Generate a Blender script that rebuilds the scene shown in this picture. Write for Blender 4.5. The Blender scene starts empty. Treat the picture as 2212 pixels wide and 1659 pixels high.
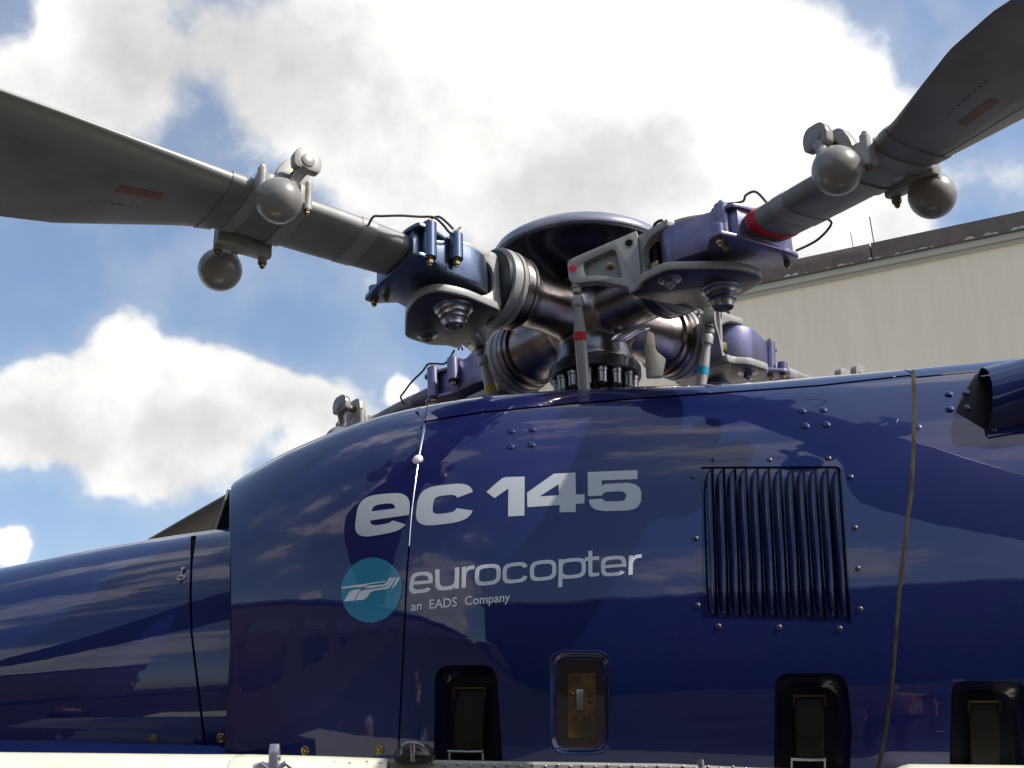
import bpy, bmesh, math, random
import numpy as np
from mathutils import Vector, Matrix
from mathutils.geometry import tessellate_polygon
random.seed(4)
rad = math.radians
S = bpy.context.scene
COL = S.collection

# ------------------------------------------------------------------ camera
FPX, CX, CY = 3001.6, 1106.0, 829.5            # focal length and centre for a 2212 x 1659 picture
PITCH, ROLL, CAMZ = 0.354, -0.030, 1.65
CAM = np.array([0.0, 0.0, CAMZ])
Fw = np.array([0, math.cos(PITCH), math.sin(PITCH)])
r0 = np.array([1.0, 0, 0]); u0 = np.cross(r0, Fw)
Rv = r0*math.cos(ROLL)+u0*math.sin(ROLL); Uv = -r0*math.sin(ROLL)+u0*math.cos(ROLL)
cam = bpy.data.cameras.new('camera'); camo = bpy.data.objects.new('camera', cam); COL.objects.link(camo)
cam.sensor_width = 36; cam.lens = FPX/2212*36; cam.clip_start = .05; cam.clip_end = 2000
camo.matrix_world = Matrix(((Rv[0], Uv[0], -Fw[0], 0), (Rv[1], Uv[1], -Fw[1], 0), (Rv[2], Uv[2], -Fw[2], CAMZ), (0, 0, 0, 1)))
S.camera = camo

def ray(px, py):
    px = np.asarray(px, float); py = np.asarray(py, float)
    return Rv*((px-CX)/FPX)[..., None]+Uv*((CY-py)/FPX)[..., None]+Fw
def atY(px, py, Y):
    d = ray(px, py); return CAM+d*(Y/d[..., 1])[..., None]
def proj(P):
    Q = np.asarray(P)-CAM; d = Q@Fw
    return CX+FPX*(Q@Rv)/d, CY-FPX*(Q@Uv)/d

# ------------------------------------------------------------------ world, sun, exposure
SUN = Vector((.65, -.19, .73)).normalized()
sun_el = math.asin(SUN.z); sun_az = math.atan2(SUN.x, SUN.y)      # azimuth measured from +Y towards +X
W = bpy.data.worlds.new('World'); S.world = W; W.use_nodes = True
def build_world():
    nt = W.node_tree; N = nt.nodes; L = nt.links; N.clear()
    def n(t, **k):
        x = N.new(t)
        for a, b in k.items(): setattr(x, a, b)
        return x
    def m(op, a, b=None, c=None, clamp=False):
        x = n('ShaderNodeMath', operation=op, use_clamp=clamp)
        for i, v in enumerate((a, b, c)):
            if v is None: continue
            if isinstance(v, (int, float)): x.inputs[i].default_value = v
            else: L.new(v, x.inputs[i])
        return x.outputs[0]
    def vm(op, a, b=None, scale=None):
        x = n('ShaderNodeVectorMath', operation=op)
        for i, v in enumerate((a, b)):
            if v is None: continue
            if isinstance(v, (tuple, list, Vector, np.ndarray)): x.inputs[i].default_value = tuple(float(q) for q in v)
            else: L.new(v, x.inputs[i])
        if scale is not None: x.inputs['Scale'].default_value = scale
        return x
    def smooth(v, a, b, lo=0., hi=1.):
        x = n('ShaderNodeMapRange', interpolation_type='SMOOTHSTEP')
        L.new(v, x.inputs[0]); x.inputs[1].default_value = a; x.inputs[2].default_value = b
        x.inputs[3].default_value = lo; x.inputs[4].default_value = hi
        return x.outputs[0]
    tc = n('ShaderNodeTexCoord')
    D0 = vm('NORMALIZE', tc.outputs['Generated']).outputs[0]
    # gently warp the direction so that cloud masses have billowing outlines
    wn = n('ShaderNodeTexNoise'); wn.inputs['Scale'].default_value = 7; wn.inputs['Detail'].default_value = 5
    L.new(D0, wn.inputs['Vector'])
    wv = vm('SCALE', vm('SUBTRACT', wn.outputs['Color'], (.5, .5, .5)).outputs[0], scale=.11).outputs[0]
    D = vm('ADD', D0, wv).outputs[0]
    def blobs(lst):
        tot = None
        for px, py, r, a in lst:
            c = ray(px, py); c = c/np.linalg.norm(c)
            v = smooth(vm('DISTANCE', D, c).outputs['Value'], 0, r/FPX, a, 0.)
            tot = v if tot is None else m('ADD', tot, v)
        return tot
    shape = blobs([(1350, 60, 560, 1.3), (900, 120, 400, .8), (650, 60, 330, .35), (240, 150, 360, 1.15), (120, 120, 240, .5), (60, 330, 200, .5), (560, 200, 190, .5), (680, 235, 230, .75),
                   (900, 330, 300, .8), (1100, 400, 330, .8), (1400, 330, 420, 1.), (1750, 230, 420, 1.), (1700, 520, 300, .9), (1950, 450, 200, .5),
                   (700, 60, 260, .5), (480, 380, 130, .35), (2140, 60, 150, .4), (2150, 420, 130, .5), (1930, 560, 230, .5), (800, 480, 200, .3), (760, 600, 110, .25),
                   (295, 748, 150, 1.7), (450, 830, 190, 1.9), (120, 870, 150, 1.6), (590, 830, 150, 1.6), (380, 960, 230, 1.9), (690, 900, 130, 1.3), (50, 960, 140, 1.2), (240, 1000, 140, 1.1),
                   (860, 850, 70, 1.5), (640, 990, 120, 1.), (0, 1190, 64, 2.2)])
    holes = blobs([(20, 20, 130, .8), (420, 240, 130, .5), (340, 60, 90, .4), (360, 430, 150, .5), (1955, 60, 150, .6), (2140, 300, 110, .5), (2190, 620, 200, .2), (640, 620, 200, .3), (120, 590, 280, .5), (2080, 520, 90, .35),
                   (950, 720, 220, .5), (60, 1130, 130, .6), (250, 1130, 140, .4)])
    grey = blobs([(1230, 430, 260, .42), (1430, 350, 220, .22), (330, 120, 300, .42), (560, 110, 260, .38), (520, 960, 200, .2), (640, 870, 130, .12), (330, 1000, 180, .2), (160, 960, 140, .2), (800, 330, 200, .15), (560, 820, 120, .2)])
    glare = blobs([(1350, 80, 520, 1.), (1750, 200, 380, .9), (1600, 520, 320, .5), (1000, 60, 260, .5), (300, 740, 180, .5), (860, 840, 80, .6), (0, 1190, 100, .6)])
    def fbm(vec, sc, det, ro=.55):
        x = n('ShaderNodeTexNoise'); x.inputs['Scale'].default_value = sc; x.inputs['Detail'].default_value = det; x.inputs['Roughness'].default_value = ro
        L.new(vec, x.inputs['Vector']); return x.outputs['Fac']
    n1 = fbm(D0, 10, 10, .56)
    Ds = vm('ADD', D0, tuple(SUN*.03)).outputs[0]
    n2 = fbm(Ds, 10, 6, .56)
    # the rest of the sky: broken cloud of the same kind
    c0 = ray(1106, 830); c0 = c0/np.linalg.norm(c0)
    wout = smooth(vm('DISTANCE', D, c0).outputs['Value'], .46, .62)
    gen = fbm(vm('MULTIPLY', D0, (1, 1, 1.6)).outputs[0], 2.3, 4, .5)
    genf = m('MULTIPLY', m('MULTIPLY', m('SUBTRACT', gen, .545), 8.), wout)
    f = m('ADD', m('SUBTRACT', shape, holes), genf)
    f = m('MINIMUM', f, 1.5)
    f = m('ADD', f, m('MULTIPLY', m('SUBTRACT', n1, .5), 1.7))
    n3 = fbm(D0, 34, 8, .6); f = m('ADD', f, m('MULTIPLY', m('SUBTRACT', n3, .5), .45))
    alpha = smooth(f, .08, .72)
    thin = smooth(f, -.5, .5, 0., .19)
    alpha = m('MAXIMUM', alpha, thin)
    sh = m('ADD', .68, m('MULTIPLY', m('SUBTRACT', n1, n2), 1.3))
    sh = m('SUBTRACT', sh, grey); sh = m('ADD', sh, m('MULTIPLY', glare, .32))
    core = smooth(f, .7, 2.2, 0., .06)
    sh = m('SUBTRACT', sh, core, clamp=True)
    mixc = n('ShaderNodeValToRGB'); L.new(sh, mixc.inputs[0])
    e = mixc.color_ramp.elements
    e[0].position = 0.; e[0].color = (.40, .40, .41, 1); e[1].position = 1.; e[1].color = (.90, .885, .85, 1)
    k = e.new(.45); k.color = (.56, .56, .56, 1)
    sky = n('ShaderNodeTexSky', sky_type='NISHITA'); sky.sun_disc = False
    sky.sun_elevation = sun_el; sky.sun_rotation = sun_az; sky.air_density = 1.; sky.dust_density = 1.6; sky.ozone_density = .8
    bg1 = n('ShaderNodeBackground'); bg1.inputs[1].default_value = .13; L.new(sky.outputs[0], bg1.inputs[0])
    bg2 = n('ShaderNodeBackground'); bg2.inputs[1].default_value = 1.0; L.new(mixc.outputs[0], bg2.inputs[0])
    mx = n('ShaderNodeMixShader'); L.new(alpha, mx.inputs[0]); L.new(bg1.outputs[0], mx.inputs[1]); L.new(bg2.outputs[0], mx.inputs[2])
    out = n('ShaderNodeOutputWorld'); L.new(mx.outputs[0], out.inputs[0])
build_world()
W.cycles.sampling_method = 'MANUAL'; W.cycles.sample_map_resolution = 512
sl = bpy.data.lights.new('sun', 'SUN'); sl.energy = 3.6; sl.angle = rad(.53); sl.color = (1, .95, .88)
so = bpy.data.objects.new('sun', sl); COL.objects.link(so); so.rotation_euler = SUN.to_track_quat('Z', 'Y').to_euler(); so.location = (8, -4, 12)
S.view_settings.view_transform = 'Standard'; S.view_settings.look = 'None'; S.view_settings.exposure = 0.5; S.view_settings.gamma = 1
S.view_settings.use_curve_mapping = False

# ------------------------------------------------------------------ materials
MATS = {}
def mat(name, col, rough=.5, metal=0., coat=0., coat_rough=.03, bump=None, vary=None, ior=1.5, tint=None, spec=.5):
    if name in MATS: return MATS[name]
    m = bpy.data.materials.new(name); m.use_nodes = True; nt = m.node_tree; N = nt.nodes; L = nt.links
    b = N['Principled BSDF']; b.inputs['Base Color'].default_value = (*col, 1); b.inputs['Roughness'].default_value = rough
    b.inputs['Metallic'].default_value = metal; b.inputs['Coat Weight'].default_value = coat; b.inputs['Coat Roughness'].default_value = coat_rough
    b.inputs['IOR'].default_value = ior; b.inputs['Coat IOR'].default_value = 1.57; b.inputs['Specular IOR Level'].default_value = spec
    tc = N.new('ShaderNodeTexCoord')
    if vary:                       # (scale, second colour, contrast position, stretch)
        sc, c2, lo, hi, st = vary
        mp = N.new('ShaderNodeMapping'); mp.inputs['Scale'].default_value = st; L.new(tc.outputs['Object'], mp.inputs[0])
        no = N.new('ShaderNodeTexNoise'); no.inputs['Scale'].default_value = sc; no.inputs['Detail'].default_value = 6; no.inputs['Roughness'].default_value = .6
        L.new(mp.outputs[0], no.inputs['Vector'])
        r = N.new('ShaderNodeMapRange'); r.inputs[1].default_value = lo; r.inputs[2].default_value = hi; L.new(no.outputs['Fac'], r.inputs[0])
        mx = N.new('ShaderNodeMix'); mx.data_type = 'RGBA'; mx.inputs[6].default_value = (*col, 1); mx.inputs[7].default_value = (*c2, 1)
        L.new(r.outputs[0], mx.inputs[0]); L.new(mx.outputs[2], b.inputs['Base Color'])
        rr = N.new('ShaderNodeMapRange'); rr.inputs[3].default_value = rough*.8; rr.inputs[4].default_value = min(1, rough*1.3); L.new(no.outputs['Fac'], rr.inputs[0])
        L.new(rr.outputs[0], b.inputs['Roughness'])
    if bump:
        sc, dist = bump
        no = N.new('ShaderNodeTexNoise'); no.inputs['Scale'].default_value = sc; no.inputs['Detail'].default_value = 3
        L.new(tc.outputs['Object'], no.inputs['Vector'])
        bp = N.new('ShaderNodeBump'); bp.inputs['Strength'].default_value = 1.; bp.inputs['Distance'].default_value = dist
        L.new(no.outputs['Fac'], bp.inputs['Height']); L.new(bp.outputs[0], b.inputs['Normal'])
        if coat: L.new(bp.outputs[0], b.inputs['Coat Normal'])
    MATS[name] = m; return m
PAINT = mat('blue paint', (.0015, .0138, .084), rough=.40, metal=.3, spec=.15, coat=1., coat_rough=.012, bump=(5., .0008), ior=1.5,
            vary=(.9, (.008, .0100, .094), .35, .65, (1, 1, 2.5)))
GAP = mat('dark joint', (.002, .002, .005), rough=.8, spec=.1)
BEAD = mat('sealant bead', (.062, .053, .038), rough=.8, spec=.1, vary=(45, (.03, .024, .016), .42, .66, (1, 1, .4)), bump=(90, .0006))
BRIGHT = mat('joint glint metal', (.82, .84, .88), rough=.12, metal=1.)
SILVERTXT = mat('silver lettering', (.46, .49, .51), rough=.45, coat=.6)
WHITETXT = mat('white lettering', (.62, .65, .68), rough=.45, coat=.6)
TEAL = mat('teal disc', (.0, .17, .36), rough=.4, coat=.6, vary=(3, (.0, .20, .33), .4, .6, (1, 1, 1)))
CREAM = mat('cream paint', (.80, .78, .62), rough=.35, coat=.5, vary=(5, (.70, .66, .50), .45, .75, (1, 1, 1)))
SHADERAIL = mat('shaded rail paint', (.30, .31, .27), rough=.45, vary=(9, (.22, .22, .19), .4, .7, (1, 1, 1)))
RUBBER = mat('black rubber', (.009, .008, .006), rough=.5, spec=.15, vary=(20, (.014, .012, .009), .4, .7, (1, 1, 1)))
CAVITY = mat('cavity black', (.004, .005, .010), rough=.5, spec=.15)
TITAN = mat('titanium', (.31, .28, .275), rough=.27, metal=1., vary=(6, (.19, .14, .11), .42, .64, (1, 1, 1)), bump=(14, .001))
STEEL = mat('steel', (.40, .40, .41), rough=.3, metal=1., vary=(40, (.28, .26, .24), .4, .7, (1, 1, 1)))
DARKST = mat('dark steel', (.055, .055, .06), rough=.38, metal=.8)
GREYP = mat('grey primer', (.33, .325, .30), rough=.42, coat=.2, vary=(11, (.19, .175, .15), .46, .74, (1, 1, 1)))
BLADEP = mat('blade paint', (.215, .213, .208), rough=.45, coat=.1, vary=(6, (.14, .138, .135), .4, .75, (1, 1, 1)))
BLADET = mat('blade tape', (.27, .255, .25), rough=.45)
ANOD = mat('anodised blue', (.125, .155, .215), rough=.27, metal=.8, vary=(20, (.08, .11, .20), .4, .7, (1, 1, 1)))
ANODP = mat('anodised blue lit violet', (.20, .19, .30), rough=.33, metal=.7, vary=(20, (.14, .135, .23), .4, .7, (1, 1, 1)))  # violet copy of the blue anodising, sun and sky light put into its colour
GOLD = mat('cadmium plating', (.50, .38, .17), rough=.3, metal=1., vary=(60, (.22, .16, .09), .4, .6, (1, 1, 1)))
CABLE = mat('black cable', (.012, .012, .012), rough=.5)
RED = mat('red paint', (.55, .015, .02), rough=.45)
YEL = mat('yellow band', (.55, .36, .01), rough=.45)
BLU = mat('cyan band', (.0, .28, .42), rough=.45)
ORG = mat('orange mark', (.26, .085, .04), rough=.5, vary=(60, (.12, .09, .075), .5, .62, (1, 1, 1)))
INK = mat('stencil ink', (.07, .068, .065), rough=.6)
CAP = mat('hub cap paint', (.008, .009, .022), rough=.4, coat=.4, coat_rough=.06)
LINK = mat('link paint', (.36, .35, .33), rough=.4, metal=.2)
GLASSD = mat('smoked window', (.035, .02, .018), rough=.08, coat=1.)
BROWNP = mat('inner plate reflection brown', (.17, .09, .02), rough=.3, coat=1., vary=(9, (.03, .018, .008), .4, .6, (1, 1, 1)))  # golden reflection in the window put into the plate's brown colour
WALL = mat('pale render', (.88, .78, .62), rough=.9, vary=(1.6, (.80, .705, .56), .38, .8, (3., 3., .5)), bump=(9, .01))
FASCIA = mat('brown fascia', (.14, .11, .095), rough=.7, vary=(5, (.10, .085, .08), .4, .7, (1, 1, 1)))
TRIM = mat('pale trim', (.42, .41, .37), rough=.6)
TARMAC = mat('tarmac', (.040, .036, .032), rough=1., spec=.05, vary=(.4, (.06, .054, .048), .4, .65, (1, 1, 1)))
HANG = mat('hangar sheet', (.025, .03, .04), rough=.5)
LEAF = mat('leaves', (.035, .07, .02), rough=.7)
BARK = mat('bark', (.09, .06, .04), rough=.9)

# ------------------------------------------------------------------ object helpers
WM = {}
def link(name, data, parent=None, M=Matrix(), label=None, cat=None, group=None, kind=None):
    o = bpy.data.objects.new(name, data); COL.objects.link(o)
    if parent is not None:
        o.parent = parent; o.matrix_parent_inverse = WM[parent.name].inverted()
    o.matrix_basis = M; WM[o.name] = M.copy()
    if label: o['label'] = label
    if cat: o['category'] = cat
    if group: o['group'] = group
    if kind: o['kind'] = kind
    return o
def tomesh(name, bm, mats, smooth=35):
    me = bpy.data.meshes.new(name); bm.normal_update(); bm.to_mesh(me); bm.free()
    for m in (mats if isinstance(mats, (list, tuple)) else [mats]): me.materials.append(m)
    if smooth:
        me.shade_smooth(); me.set_sharp_from_angle(angle=rad(smooth))
    return me
def V(*a): return Vector(a)
def box(bm, c, s, R=None, mi=0):
    r = bmesh.ops.create_cube(bm, size=1.)
    M = Matrix.Translation(c)@(R.to_4x4() if R else Matrix())@Matrix.Diagonal((*s, 1))
    bmesh.ops.transform(bm, matrix=M, verts=r['verts'])
    for f in {f for v in r['verts'] for f in v.link_faces}: f.material_index = mi
    return r['verts']
def frame(ax):
    z = Vector(ax).normalized(); a = V(1, 0, 0) if abs(z.x) < .8 else V(0, 1, 0)
    x = a.cross(z).normalized(); y = z.cross(x); return x, y, z
def lathe(bm, p0, ax, prof, seg=24, mi=0, caps=True):
    """prof: list of (distance along ax, radius)"""
    x, y, z = frame(ax); p0 = Vector(p0); rings = []
    for d, r in prof:
        rings.append([bm.verts.new(p0+z*d+(x*math.cos(2*math.pi*k/seg)+y*math.sin(2*math.pi*k/seg))*max(r, 1e-5)) for k in range(seg)])
    fs = []
    for a, b in zip(rings, rings[1:]):
        for k in range(seg): fs.append(bm.faces.new((a[k], a[(k+1) % seg], b[(k+1) % seg], b[k])))
    if caps:
        fs.append(bm.faces.new(rings[0][::-1])); fs.append(bm.faces.new(rings[-1]))
    for f in fs: f.material_index = mi
    return fs
def cyl(bm, a, b, r, r2=None, seg=20, mi=0, ch=0.):
    a = Vector(a); b = Vector(b); l = (b-a).length; r2 = r if r2 is None else r2
    prof = [(0, r), (l, r2)] if not ch else [(0, r-ch), (ch, r), (l-ch, r2), (l, r2-ch)]
    return lathe(bm, a, b-a, prof, seg, mi)
def tube(bm, pts, r, seg=8, mi=0, cyc=False):
    pts = [Vector(p) for p in pts]; rings = []; n = len(pts)
    px = None
    for i, p in enumerate(pts):
        t = (pts[min(i+1, n-1)]-pts[max(i-1, 0)]).normalized()
        if px is None: x, y, _ = frame(t)
        else:
            x = (px-t*px.dot(t)).normalized(); y = t.cross(x)
        px = x; rr = r[i] if isinstance(r, (list, tuple)) else r
        rings.append([bm.verts.new(p+(x*math.cos(2*math.pi*k/seg)+y*math.sin(2*math.pi*k/seg))*rr) for k in range(seg)])
    for a, b in zip(rings, rings[1:]):
        for k in range(seg): bm.faces.new((a[k], a[(k+1) % seg], b[(k+1) % seg], b[k])).material_index = mi
    bm.faces.new(rings[0][::-1]).material_index = mi; bm.faces.new(rings[-1]).material_index = mi
def bez(p, n=12):
    """smooth curve through points"""
    P = [Vector(q) for q in p]; out = []
    for i in range(len(P)-1):
        a = P[max(i-1, 0)]; b = P[i]; c = P[i+1]; d = P[min(i+2, len(P)-1)]
        for k in range(n):
            t = k/n
            out.append(.5*((2*b)+(c-a)*t+(2*a-5*b+4*c-d)*t*t+(3*b-a-3*c+d)*t**3))
    out.append(P[-1]); return out
def prism(bm, poly, O, ex, ey, ez, mi=0):
    """extrude the 2-D polygon poly (in O + x*ex + y*ey) by the vector ez"""
    O = Vector(O); ex = Vector(ex); ey = Vector(ey); ez = Vector(ez)
    a = [bm.verts.new(O+ex*p[0]+ey*p[1]) for p in poly]; b = [bm.verts.new(v.co+ez) for v in a]
    fs = []
    for t in tessellate_polygon([[Vector((p[0], p[1], 0)) for p in poly]]):
        try:
            fs.append(bm.faces.new([a[i] for i in t][::-1])); fs.append(bm.faces.new([b[i] for i in t]))
        except ValueError: pass
    n = len(poly)
    for i in range(n): fs.append(bm.faces.new((a[i], a[(i+1) % n], b[(i+1) % n], b[i])))
    for f in fs: f.material_index = mi
    bmesh.ops.recalc_face_normals(bm, faces=fs)
    de = [e for e in {e for f in fs for e in f.edges} if len(e.link_faces) == 2 and abs(e.calc_face_angle(0)) < .01]
    bmesh.ops.dissolve_edges(bm, edges=de, use_verts=False)
def rpoly(pts, r, n=5):
    """round the corners of a polygon; r number or list"""
    out = []; N = len(pts)
    for i in range(N):
        p = Vector(pts[i]); a = Vector(pts[i-1]); b = Vector(pts[(i+1) % N]); R = r[i] if isinstance(r, (list, tuple)) else r
        if R <= 0: out.append(tuple(p)); continue
        da = (a-p); db = (b-p); R = min(R, da.length*.49, db.length*.49)
        s = p+da.normalized()*R; e = p+db.normalized()*R
        for k in range(n+1):
            t = k/n; q = s*(1-t)**2+p*2*t*(1-t)+e*t*t; out.append(tuple(q))
    return out
def bev(bm, w=.002, seg=2, ang=32):
    es = [e for e in bm.edges if len(e.link_faces) == 2 and e.calc_face_angle(0) > rad(ang)]
    bmesh.ops.bevel(bm, geom=es, offset=w, segments=seg, affect='EDGES', profile=.5, clamp_overlap=True)
def sphere(bm, c, r, seg=40, rings=24, mi=0):
    q = bmesh.ops.create_uvsphere(bm, u_segments=seg, v_segments=rings, radius=r)
    bmesh.ops.translate(bm, vec=c, verts=q['verts'])
    for f in {f for v in q['verts'] for f in v.link_faces}: f.material_index = mi
def hexbolt(bm, p, ax, r, h, washer=True, stub=True, seg=6):
    z = Vector(ax).normalized(); p = Vector(p)
    if washer: lathe(bm, p, z, [(0, r*1.35), (h*.14, r*1.35)], 18)
    lathe(bm, p+z*h*.14, z, [(0, r*.95), (h*.08, r), (h*.7, r), (h*.82, r*.85)], seg)
    if stub: lathe(bm, p+z*h*.8, z, [(0, r*.5), (h*.4, r*.5), (h*.46, r*.4)], 12)

# ------------------------------------------------------------------ the helicopter: root
ROOT = link('helicopter', None, None, Matrix.Translation((.3, 4.2, 0)),
            label='dark blue helicopter with four grey rotor blades and "ec 145" lettering on its roof cowling', cat='helicopter')

# ---- side surfaces of the cowlings, as depth Y over (x, z)
xa = np.linspace(-2.2, 2.4, 921)
ang = np.interp(xa, [-2.2, -.85, -.6, -.4, -.25, -.1, .1, .3, .8, 2.4], np.radians([33, 33, 31, 26, 21, 14, 7, 4, 3.5, 3]))
for _ in range(3): ang = np.convolve(np.pad(ang, 15, 'edge'), np.ones(31)/31, 'valid')
yy = -np.concatenate([[0], np.cumsum(np.tan((ang[1:]+ang[:-1])/2))*(xa[1]-xa[0])]); yy += 3.50-np.interp(.3, xa, yy)
ZB = 1.92
def gMain(s, x):
    sc = np.interp(x, [-.8, -.4, .1], [.40, .35, .27]); s = np.clip(s, 0, 1)
    q = np.clip((s-sc)/(1-sc), 0, 1)
    up = .42*(1-(1-q**2.2)**.6)
    w = np.clip((.15-x)/.35, 0, 1); w = w*w*(3-2*w)                # the crease is crisp on the nose and fades aft
    lo = np.clip((sc-s)/sc, 0, 1)
    return up+(.042+.014*w)*lo*(w+(1-w)*lo)
SIL = np.array([(430, 1090), (495, 1048), (560, 1005), (600, 983), (640, 965), (671, 953), (732, 927), (780, 909.5), (851, 891), (937, 872), (1045, 855.5), (1237, 841), (1365, 835), (1481, 832), (1635, 826.5), (1770, 813), (1877, 806), (1962, 797), (2100, 785), (2212, 773), (2500, 748)], float)
def solve_top(xs, Yf, g, sil, zb):
    s = np.linspace(.3, 1, 300)[None]; zt = np.full(xs.shape, 3.0)
    for _ in range(25):
        z = zb+s*(zt[:, None]-zb); Y = Yf[:, None]+g(s, xs[:, None])
        P = np.stack([np.broadcast_to(xs[:, None], z.shape), Y, z], -1); px, py = proj(P)
        i = np.argmin(py-np.interp(px, sil[:, 0], sil[:, 1]), 1); k = np.arange(len(xs))
        err = py[k, i]-np.interp(px[k, i], sil[:, 0], sil[:, 1])
        zt = zt+err/FPX*4.0
    for _ in range(2): zt = np.convolve(np.pad(zt, 8, 'edge'), np.ones(17)/17, 'valid')
    return zt
xg = np.linspace(-1.3, 2.0, 331)
ZT = solve_top(xg, np.interp(xg, xa, yy), gMain, SIL, ZB)
def YMain(x, z):
    s = (z-ZB)/(np.interp(x, xg, ZT)-ZB)
    return np.interp(x, xa, yy)+gMain(s, x)+np.where(s > 1, 5., 0.)
# forward lower cowling
def gF(s, x):
    s0 = .38; s = np.clip(s, 0, 1)
    a = np.clip((s-s0)/(1-s0), 0, 1); b = np.clip((s0-s)/s0, 0, 1)
    return .42*(1-(1-a**2.0)**.55)+.07*b**2.2
SILF = np.array([(-200, 1262), (0, 1228.5), (143, 1198), (261, 1175), (414, 1151), (490, 1141), (560, 1130)], float)
ZBF = 2.0
def yF(x): return 3.96-(x+.76)*.16
xf = np.linspace(-1.9, -.55, 136)
ZTF = solve_top(xf, yF(xf), gF, SILF, ZBF)
def YFront(x, z):
    s = (z-ZBF)/(np.interp(x, xf, ZTF)-ZBF)
    return yF(x)+gF(s, x)+np.where(s > 1, 5., 0.)

def hit(surf, px, py):
    """where the line of sight of (px, py) meets the side surface"""
    d = ray(px, py); n = d.shape[:-1]
    lo = np.full(n, 2.9); hi = np.full(n, 4.9); found = np.zeros(n, bool); prev = lo.copy()
    for t in np.linspace(2.9, 4.9, 70):
        P = CAM+d*t; F = P[..., 1]-surf(P[..., 0], P[..., 2])
        new = (F > 0) & ~found
        lo = np.where(new, prev, lo); hi = np.where(new, t, hi); found |= new; prev = np.full(n, t)
    for _ in range(26):
        mid = (lo+hi)/2; P = CAM+d*mid[..., None]; F = P[..., 1]-surf(P[..., 0], P[..., 2])
        lo = np.where(F > 0, lo, mid); hi = np.where(F > 0, mid, hi)
    return CAM+d*hi[..., None]
def normal(surf, P):
    e = 2e-3; x = P[..., 0]; z = P[..., 2]
    def c(a): return np.clip(a, -4, 4)
    gx = (surf(x+e, z)-surf(x-e, z))/(2*e); gz0 = (surf(x, z)-surf(x, z-e))/e; gz1 = (surf(x, z+e)-surf(x, z))/e
    gz = np.where(np.abs(gz1) > 50, gz0, (gz0+gz1)/2)
    N = np.stack([c(gx), -np.ones_like(x), c(gz)], -1)
    return N/np.linalg.norm(N, axis=-1, keepdims=True)
def WP(surf, px, py, off=0.):
    P = hit(surf, np.asarray(px, float), np.asarray(py, float)); return P+normal(surf, P)*np.asarray(off, float)[..., None] if np.ndim(off) else P+normal(surf, P)*off

def skin(name, surf, outline, holes=(), m=None, off=0., cell=16, thick=.006, parent=ROOT, label=None, bound_soft=True):
    """a sheet of the side surface with the given outline (and openings), with real edges"""
    bm = bmesh.new(); loops = [outline]+list(holes)
    vs = [bm.verts.new((p[0], p[1], 0)) for l in loops for p in l]
    for t in tessellate_polygon([[Vector((p[0], p[1], 0)) for p in l] for l in loops]):
        try: bm.faces.new([vs[i] for i in t])
        except ValueError: pass
    xs = [p[0] for p in outline]; ys = [p[1] for p in outline]
    for a, (mn, mx) in ((0, (min(xs), max(xs))), (1, (min(ys), max(ys)))):
        no = V(1, 0, 0) if a == 0 else V(0, 1, 0)
        g = mn+cell*.5
        while g < mx:
            co = V(g, 0, 0) if a == 0 else V(0, g, 0)
            bmesh.ops.bisect_plane(bm, geom=bm.verts[:]+bm.edges[:]+bm.faces[:], plane_co=co, plane_no=no, dist=1e-4)
            g += cell
    bmesh.ops.remove_doubles(bm, verts=bm.verts, dist=.02)
    for f in bm.faces: f.normal_update()
    bmesh.ops.recalc_face_normals(bm, faces=bm.faces)
    bm.verts.ensure_lookup_table(); bm.verts.index_update()
    A = np.array([v.co[:] for v in bm.verts]); P = hit(surf, A[:, 0], A[:, 1]); Nn = normal(surf, P); P = P+Nn*off
    nv = len(P)
    for v, p in zip(bm.verts, P): v.co = p
    faces = bm.faces[:]
    # faces must look outward
    bm.normal_update()
    tot = sum(f.calc_area()*float(np.dot(f.normal[:], Nn[f.verts[0].index])) for f in faces)
    if tot < 0: bmesh.ops.reverse_faces(bm, faces=faces)
    bm.verts.index_update()
    F = [tuple(v.index for v in f.verts) for f in faces]; nf = len(F); Vv = [tuple(p) for p in P]
    if thick:
        inn = {}
        for e in [e for e in bm.edges if len(e.link_faces) == 1]:
            l = e.link_loops[0]; a = l.vert.index; b = l.link_loop_next.vert.index
            for i in (a, b):
                if i not in inn: inn[i] = len(Vv); Vv.append(tuple(P[i]-Nn[i]*thick))
            F.append((b, a, inn[a], inn[b]))
    bm.free()
    me = bpy.data.meshes.new(name); me.from_pydata(Vv, [], F); me.materials.append(m or PAINT); me.update()
    me.shade_smooth()
    ln = np.zeros((len(me.loops), 3)); vi = np.zeros(len(me.loops), int); me.loops.foreach_get('vertex_index', vi)
    for p in me.polygons:
        if p.index < nf:
            for li in p.loop_indices: ln[li] = Nn[vi[li]]
        else:
            for li in p.loop_indices: ln[li] = p.normal[:]
    me.normals_split_custom_set([tuple(q) for q in ln])
    return link(name, me, parent, label=label)

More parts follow.
